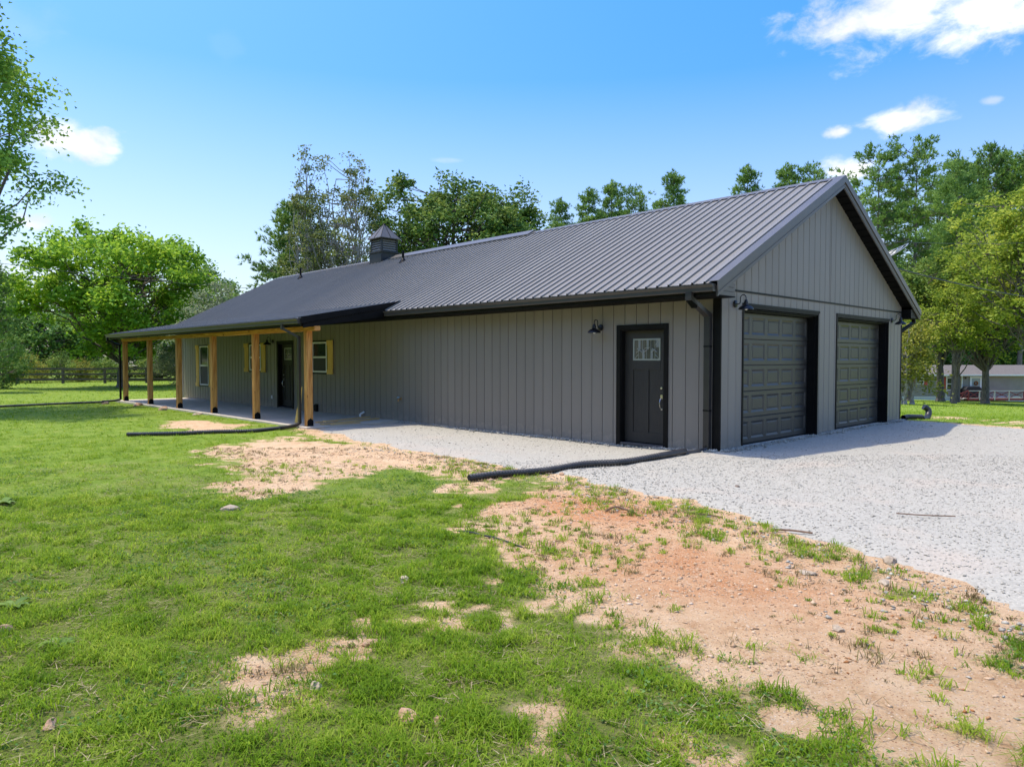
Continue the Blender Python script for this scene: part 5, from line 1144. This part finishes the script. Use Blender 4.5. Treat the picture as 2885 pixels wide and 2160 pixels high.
o = MB().tube([Vector((-.05, -.15, -.1))] + pts, .0085, 6).build('cable_loop', M['alu'], None, True, loc=c); tag(o, 'loose silver loop of cable at the rear roof slope', 'cable')
MB().tube([(.1, 7.55, roof_z(7.55) - .05), (.1, 7.55, roof_z(7.55) + .42)], .025, 8).lathe([(0, .1), (.05, .08), (.05, 0), (0, -.02)], (.1, 7.55, roof_z(7.55) + .4), 8).build('service_mast', M['white'], H)

# ------------------------------------------------------------------ grass, weeds, pebbles
def blades(P, L, Wd, lean, az, seg3=True):
    """bent grass blades rooted at P"""
    n = len(P); d = np.stack([np.cos(az), np.sin(az), np.zeros(n)], 1); s = np.stack([-np.sin(az), np.cos(az), np.zeros(n)], 1); L = L[:, None]; lean = lean[:, None]; Wd = Wd[:, None]; up = np.array([[0, 0, 1.]])
    mid = P + d * L * .38 * lean + up * L * .55; tip = P + d * L * (.95 * lean + .05) + up * L * (1 - .62 * lean)
    if seg3:
        V = np.stack([P - s * Wd * .5, P + s * Wd * .5, mid + s * Wd * .42, mid - s * Wd * .42, tip], 1).reshape(-1, 3); i = np.arange(n)[:, None] * 5
        return V, [i + [[0, 1, 2, 3]], i + [[3, 2, 4]]]
    V = np.stack([P - s * Wd * .5, P + s * Wd * .5, tip], 1).reshape(-1, 3); return V, [np.arange(n)[:, None] * 3 + [[0, 1, 2]]]
def scatter(n, d0, d1, power=1.0):
    """points on the ground in the sector in front of the camera, between two distances"""
    u = rng.random(n); d = np.sqrt(d0 ** 2 + (d1 ** 2 - d0 ** 2) * u); t = (rng.random(n) * 2 - 1) * .80
    x = CAM.x + _f0.x * d + _rt.x * d * t; y = CAM.y + _f0.y * d + _rt.y * d * t
    return x, y, d
def grassable(x, y):
    ok = ~((x < .35) & (x > -26.2) & (y > -2.9) & (y < YB + .1) & ((y > -.1) | (x < -9.7)))
    return ok
def slope_area(d0, d1): return .80 * (d1 ** 2 - d0 ** 2)
M['grass'] = leaf_mat('grass_blade', (.08, .165, .007), (.17, .29, .014), (.31, .39, .05), .5, .5, 2.6, .2)
M['dry'] = leaf_mat('dry_weed', (.10, .07, .032), (.16, .125, .05), (.2, .19, .06), .7, .2, 2, .2)
def grow(name, rows, m, dens_fn, side=0):
    Vs, Fs, base = [], [], 0
    for d0, d1, per, hl, wl, seg3, tuft in rows:
        n = int(slope_area(d0, d1) * per / tuft); x, y, d = scatter(n, d0, d1)
        k = grassable(x, y) & (rng.random(n) < dens_fn(x, y)); x, y = x[k], y[k]
        x = np.repeat(x, tuft) + rng.normal(0, .022, len(x) * tuft); y = np.repeat(y, tuft) + rng.normal(0, .022, len(y) * tuft); n = len(x)
        if not n: continue
        hz_ = (.55 + .9 * fbm(x * 1.3, y * 1.3, 91, 3)) * (.45 + 1.15 * sstep(.3, .7, fbm(x * 6.5, y * 6.5, 95, 2))); L = hl * rng.uniform(.5, 1.35, n) * hz_; W_ = wl * rng.uniform(.6, 1.3, n)
        P = np.stack([x, y, terrain(x, y) - .006], 1); V, F = blades(P, L, W_, rng.uniform(.45, 1.45, n), rng.uniform(0, 6.283, n), seg3)
        Vs.append(V); Fs += [f + base for f in F]; base += len(V)
    # the lawn beside and behind the viewer, outside the first sector
    if side:
        n = int(26 * 17 * side); x = rng.uniform(-13, 13, n); y = rng.uniform(-24, -7, n); r0 = (x - CAM.x) * _f0.x + (y - CAM.y) * _f0.y; r1 = (x - CAM.x) * _rt.x + (y - CAM.y) * _rt.y
        k = ~((r0 > 1.5) & (np.abs(r1) < .79 * np.hypot(r0, 0))) & grassable(x, y); x, y = x[k], y[k]; k = rng.random(len(x)) < dens_fn(x, y); x, y = x[k], y[k]; n = len(x)
        P = np.stack([x, y, terrain(x, y) - .006], 1); V, F = blades(P, .06 * rng.uniform(.5, 1.35, n) * (.5 + fbm(x * 6.5, y * 6.5, 95, 2)), .011 * rng.uniform(.6, 1.3, n), rng.uniform(.45, 1.4, n), rng.uniform(0, 6.283, n), False)
        Vs.append(V); Fs += [f + base for f in F]; base += len(V)
    V = np.concatenate(Vs); q = [f for f in Fs if f.shape[1] == 4]; t = [f for f in Fs if f.shape[1] == 3]
    F = ([np.concatenate(q)] if q else []) + ([np.concatenate(t)] if t else [])
    return tag(link(name, np_mesh(name, V, F, m)), kind='stuff')
grow('lawn_grass', [(1.9, 5.0, 7200, .055, .0055, True, 5), (5.0, 9, 3800, .058, .0075, True, 5), (9, 16, 1300, .06, .012, False, 4), (16, 30, 300, .065, .022, False, 4), (30, 60, 40, .075, .045, False, 3)], M['grass'], lawn_density, 900)
M['straw'] = leaf_mat('dead_straw', (.20, .15, .07), (.33, .27, .14), (.45, .38, .22), .8, .25, 2, .2)
def straw_density(x, y):
    return np.clip(lawn_density(x, y) * sstep(.40, .62, fbm(x * 1.7, y * 1.7, 141, 3)), 0, 1)
def lay(name, n, d0, d1, m, fn, hl, wl):
    x, y, d = scatter(n, d0, d1); k = grassable(x, y) & (rng.random(n) < fn(x, y)); x, y = x[k], y[k]; n = len(x)
    P = np.stack([x, y, terrain(x, y) + rng.uniform(.005, .03, n)], 1); V, F = blades(P, hl * rng.uniform(.5, 1.4, n), wl * rng.uniform(.6, 1.3, n), rng.uniform(1.3, 1.65, n), rng.uniform(0, 6.283, n), False)
    return tag(link(name, np_mesh(name, V, F, m)), kind='stuff')
lay('straw', 60000, 2, 12, M['straw'], straw_density, .07, .005)
# low broad-leaved clover between the blades
M['clover'] = leaf_mat('clover_leaf', (.05, .12, .02), (.10, .2, .04), (.17, .27, .07), .6, .35, 1.5, .3)
x_, y_, d_ = scatter(90000, 2, 13); k_ = grassable(x_, y_) & (rng.random(len(x_)) < lawn_density(x_, y_) * sstep(.54, .66, fbm(x_ * 1.1 + 9, y_ * 1.1, 151, 3))); x_, y_ = x_[k_], y_[k_]
V_, F_ = leaf_cards(np.stack([x_, y_, terrain(x_, y_) + rng.uniform(.008, .045, len(x_))], 1), rng.uniform(.014, .03, len(x_)), rng.uniform(.012, .024, len(x_)), .1, .35)
tag(link('clover', np_mesh('clover', V_, F_, M['clover'])), kind='stuff')
def weed_density(x, y):
    dm = dirt_mask(x, y); gs = gravel_sd(x, y)
    edge = sstep(-1.5, -.2, gs) * (1 - sstep(.0, .3, gs)); n = sstep(.52, .68, fbm(x * 3.1, y * 3.1, 113, 3))
    return np.clip(edge * n * .9 + .12 * n * (dm > .3), 0, 1) * (gs < .12)
grow('dry_weeds', [(2.2, 8, 700, .055, .0045, True, 7), (8, 18, 330, .065, .009, False, 6)], M['dry'], weed_density)
# separate star-shaped weed plants rooted in the bare soil
def tufts(name, n, d0, d1, m, lo, hi, hl, wl):
    x, y, d = scatter(n, d0, d1); dm = dirt_mask(x, y); gs = gravel_sd(x, y); nz = fbm(x * .9, y * .9, 121, 3)
    k = grassable(x, y) & (dm > .4) & (gs < .05) & (rng.random(n) < sstep(lo, hi, nz)); x, y = x[k], y[k]; s = .35 + 1.0 * rng.random(len(x)) ** 2; nb = 20
    X_ = np.repeat(x, nb); Y_ = np.repeat(y, nb); S_ = np.repeat(s, nb); X_ = X_ + rng.normal(0, .028, len(X_)) * S_; Y_ = Y_ + rng.normal(0, .028, len(Y_)) * S_
    P = np.stack([X_, Y_, terrain(X_, Y_) - .004], 1); N_ = len(P)
    V, F = blades(P, hl * S_ * rng.uniform(.6, 1.3, N_), wl * rng.uniform(.7, 1.3, N_), rng.uniform(.5, 1.25, N_), rng.uniform(0, 6.283, N_), True)
    return tag(link(name, np_mesh(name, V, F, m)), kind='stuff')
tufts('crabgrass', 5200, 2.2, 12, M['grass'], .30, .60, .085, .006)
tufts('dry_tufts', 3600, 2.6, 14, M['dry'], .28, .58, .06, .005)
# pebbles in the soil and chips of gravel: cheap eight-sided stones
OCT = np.array([(1, 0, 0), (-1, 0, 0), (0, 1, 0), (0, -1, 0), (0, 0, 1), (0, 0, -1.)]); OF = np.array([(0, 2, 4), (2, 1, 4), (1, 3, 4), (3, 0, 4), (2, 0, 5), (1, 2, 5), (3, 1, 5), (0, 3, 5)])
def stones(name, x, y, z, s, m, flat=.6):
    n = len(x); o = OCT[None] * (s[:, None] * rng.uniform(.6, 1.3, (n, 3)) * [1, 1, flat])[:, None] + rng.normal(0, .18, (n, 6, 3)) * s[:, None, None]
    t = rng.uniform(0, 6.283, n); c, q = np.cos(t)[:, None], np.sin(t)[:, None]
    V = np.stack([o[..., 0] * c - o[..., 1] * q + x[:, None], o[..., 0] * q + o[..., 1] * c + y[:, None], o[..., 2] + z[:, None]], -1).reshape(-1, 3)
    F = (np.arange(n)[:, None, None] * 6 + OF[None]).reshape(-1, 3)
    return tag(link(name, np_mesh(name, V, F, m)), kind='stuff')
def take(n, d0, d1, cond):
    x, y, d = scatter(n, d0, d1); k = cond(x, y); return x[k], y[k], d[k]
gin = lambda x, y: (gravel_sd(x, y) > .06 + rng.normal(0, .06, len(x))) & ~((x < .03) & (y > -.04)) & ~((x < -9.72) & (y > -2.85))
x1_, y1_, d1_ = take(40000, 4, 12, gin); x2_, y2_, d2_ = take(28000, 9, 26, gin)
x_ = np.concatenate([x1_, x2_]); y_ = np.concatenate([y1_, y2_]); d_ = np.concatenate([d1_, d2_])
stones('gravel_stones', x_, y_, gravel_z(x_, y_) + .001, (.007 + .011 * rng.random(len(x_)) ** 3) * (1 + .03 * np.maximum(d_ - 8, 0)), M['chip'], .45)
# heaped edge along the wall foot
n = 2600; x_ = rng.uniform(-9.6, -.0, n); y_ = -np.abs(rng.normal(0, .1, n)) - .04; k = ~((x_ > -2.2) & (x_ < -1.1) & (rng.random(n) < .55)); x_, y_ = x_[k], y_[k]
x2_ = np.abs(rng.normal(0, .1, n)) + .045; y2_ = rng.uniform(-.05, 9.3, n); k = ~((y2_ > .75) & (y2_ < 4.1) | (y2_ > 5.0) & (y2_ < 8.4)) | (rng.random(n) < .25); x_ = np.concatenate([x_, x2_[k]]); y_ = np.concatenate([y_, y2_[k]])
stones('gravel_edge_stones', x_, y_, gravel_z(x_, y_) + .012, .016 + .02 * rng.random(len(x_)) ** 2, M['chip'], .8)
M['peb'] = leaf_mat('soil_pebble', (.34, .15, .055), (.48, .32, .19), (.58, .47, .35), .9, 0, .9, .2)
x_, y_, d_ = take(70000, 2.4, 13, lambda x, y: (dirt_mask(x, y) > .45) & (gravel_sd(x, y) < .1) & grassable(x, y) & (rng.random(len(x)) < .25 + .75 * clay_mask(x, y) + .4 * sstep(-.9, 0, gravel_sd(x, y))))
stones('soil_pebbles', x_, y_, terrain(x_, y_) + .002, .004 + .016 * rng.random(len(x_)) ** 6, M['peb'], .6)
x_, y_, d_ = take(30000, 3, 14, lambda x, y: (gravel_sd(x, y) < .0) & (gravel_sd(x, y) > -1.1) & grassable(x, y) & (rng.random(len(x)) < np.exp(gravel_sd(x, y) * 2.6)))
stones('strayed_gravel', x_, y_, terrain(x_, y_) + .004, .009 + .018 * rng.random(len(x_)) ** 2.5, M['chip'], .6)
M['clod'] = leaf_mat('soil_clod', (.30, .175, .09), (.50, .345, .21), (.62, .47, .32), .95, 0, .9, .1)
x_, y_, d_ = take(60000, 2.4, 14, lambda x, y: (dirt_mask(x, y) > .5) & (gravel_sd(x, y) < .05) & grassable(x, y) & (rng.random(len(x)) < sstep(.42, .62, fbm(x * 1.9, y * 1.9, 171, 4))))
stones('soil_clods', x_, y_, terrain(x_, y_) + .001, .006 + .018 * rng.random(len(x_)) ** 4, M['clod'], .55)
# broad-leaved weeds at the left edge
def weed_plant(px, py, sc, label):
    r_ = ray(px, py); t = (-.1 - CAM.z) / r_.z; p = CAM + r_ * t; z = tz(p.x, p.y); o = thing('plantain_weed', (p.x, p.y, z), label, 'weed', 'broad-leaved weeds in the lawn')
    for k in range(9):
        az = k * 2.4 + random.uniform(-.3, .3); L = sc * random.uniform(.08, .14); w = L * .42; d = Vector((math.cos(az), math.sin(az), 0)); s = Vector((-d.y, d.x, 0)); b = MB(); n = 5; vs = []
        for i in range(n + 1):
            u = i / n; c_ = d * L * u + Vector((0, 0, L * (.75 * u - .55 * u * u))); ww = w * math.sin(math.pi * min(1, .08 + u * .92)) ** .8 * .5
            vs += [c_ - s * ww + Vector((0, 0, ww * .3)), c_ - Vector((0, 0, .003)), c_ + s * ww + Vector((0, 0, ww * .3))]
        b.add(vs, [(3 * i + j, 3 * i + j + 1, 3 * i + j + 4, 3 * i + j + 3) for i in range(n) for j in (0, 1)]); b.build('leaf', LM['shrub'], o, True)
weed_plant(40, 1712, 1.0, 'broad-leaved weed in the grass at the left edge'); weed_plant(170, 1815, .9, 'broad-leaved weed right of the left edge, lower in the lawn'); weed_plant(8, 1420, 1.6, 'leafy clump added over a dark spot at the left edge in mid lawn')  # last clump is added to stand in for a dark round spot
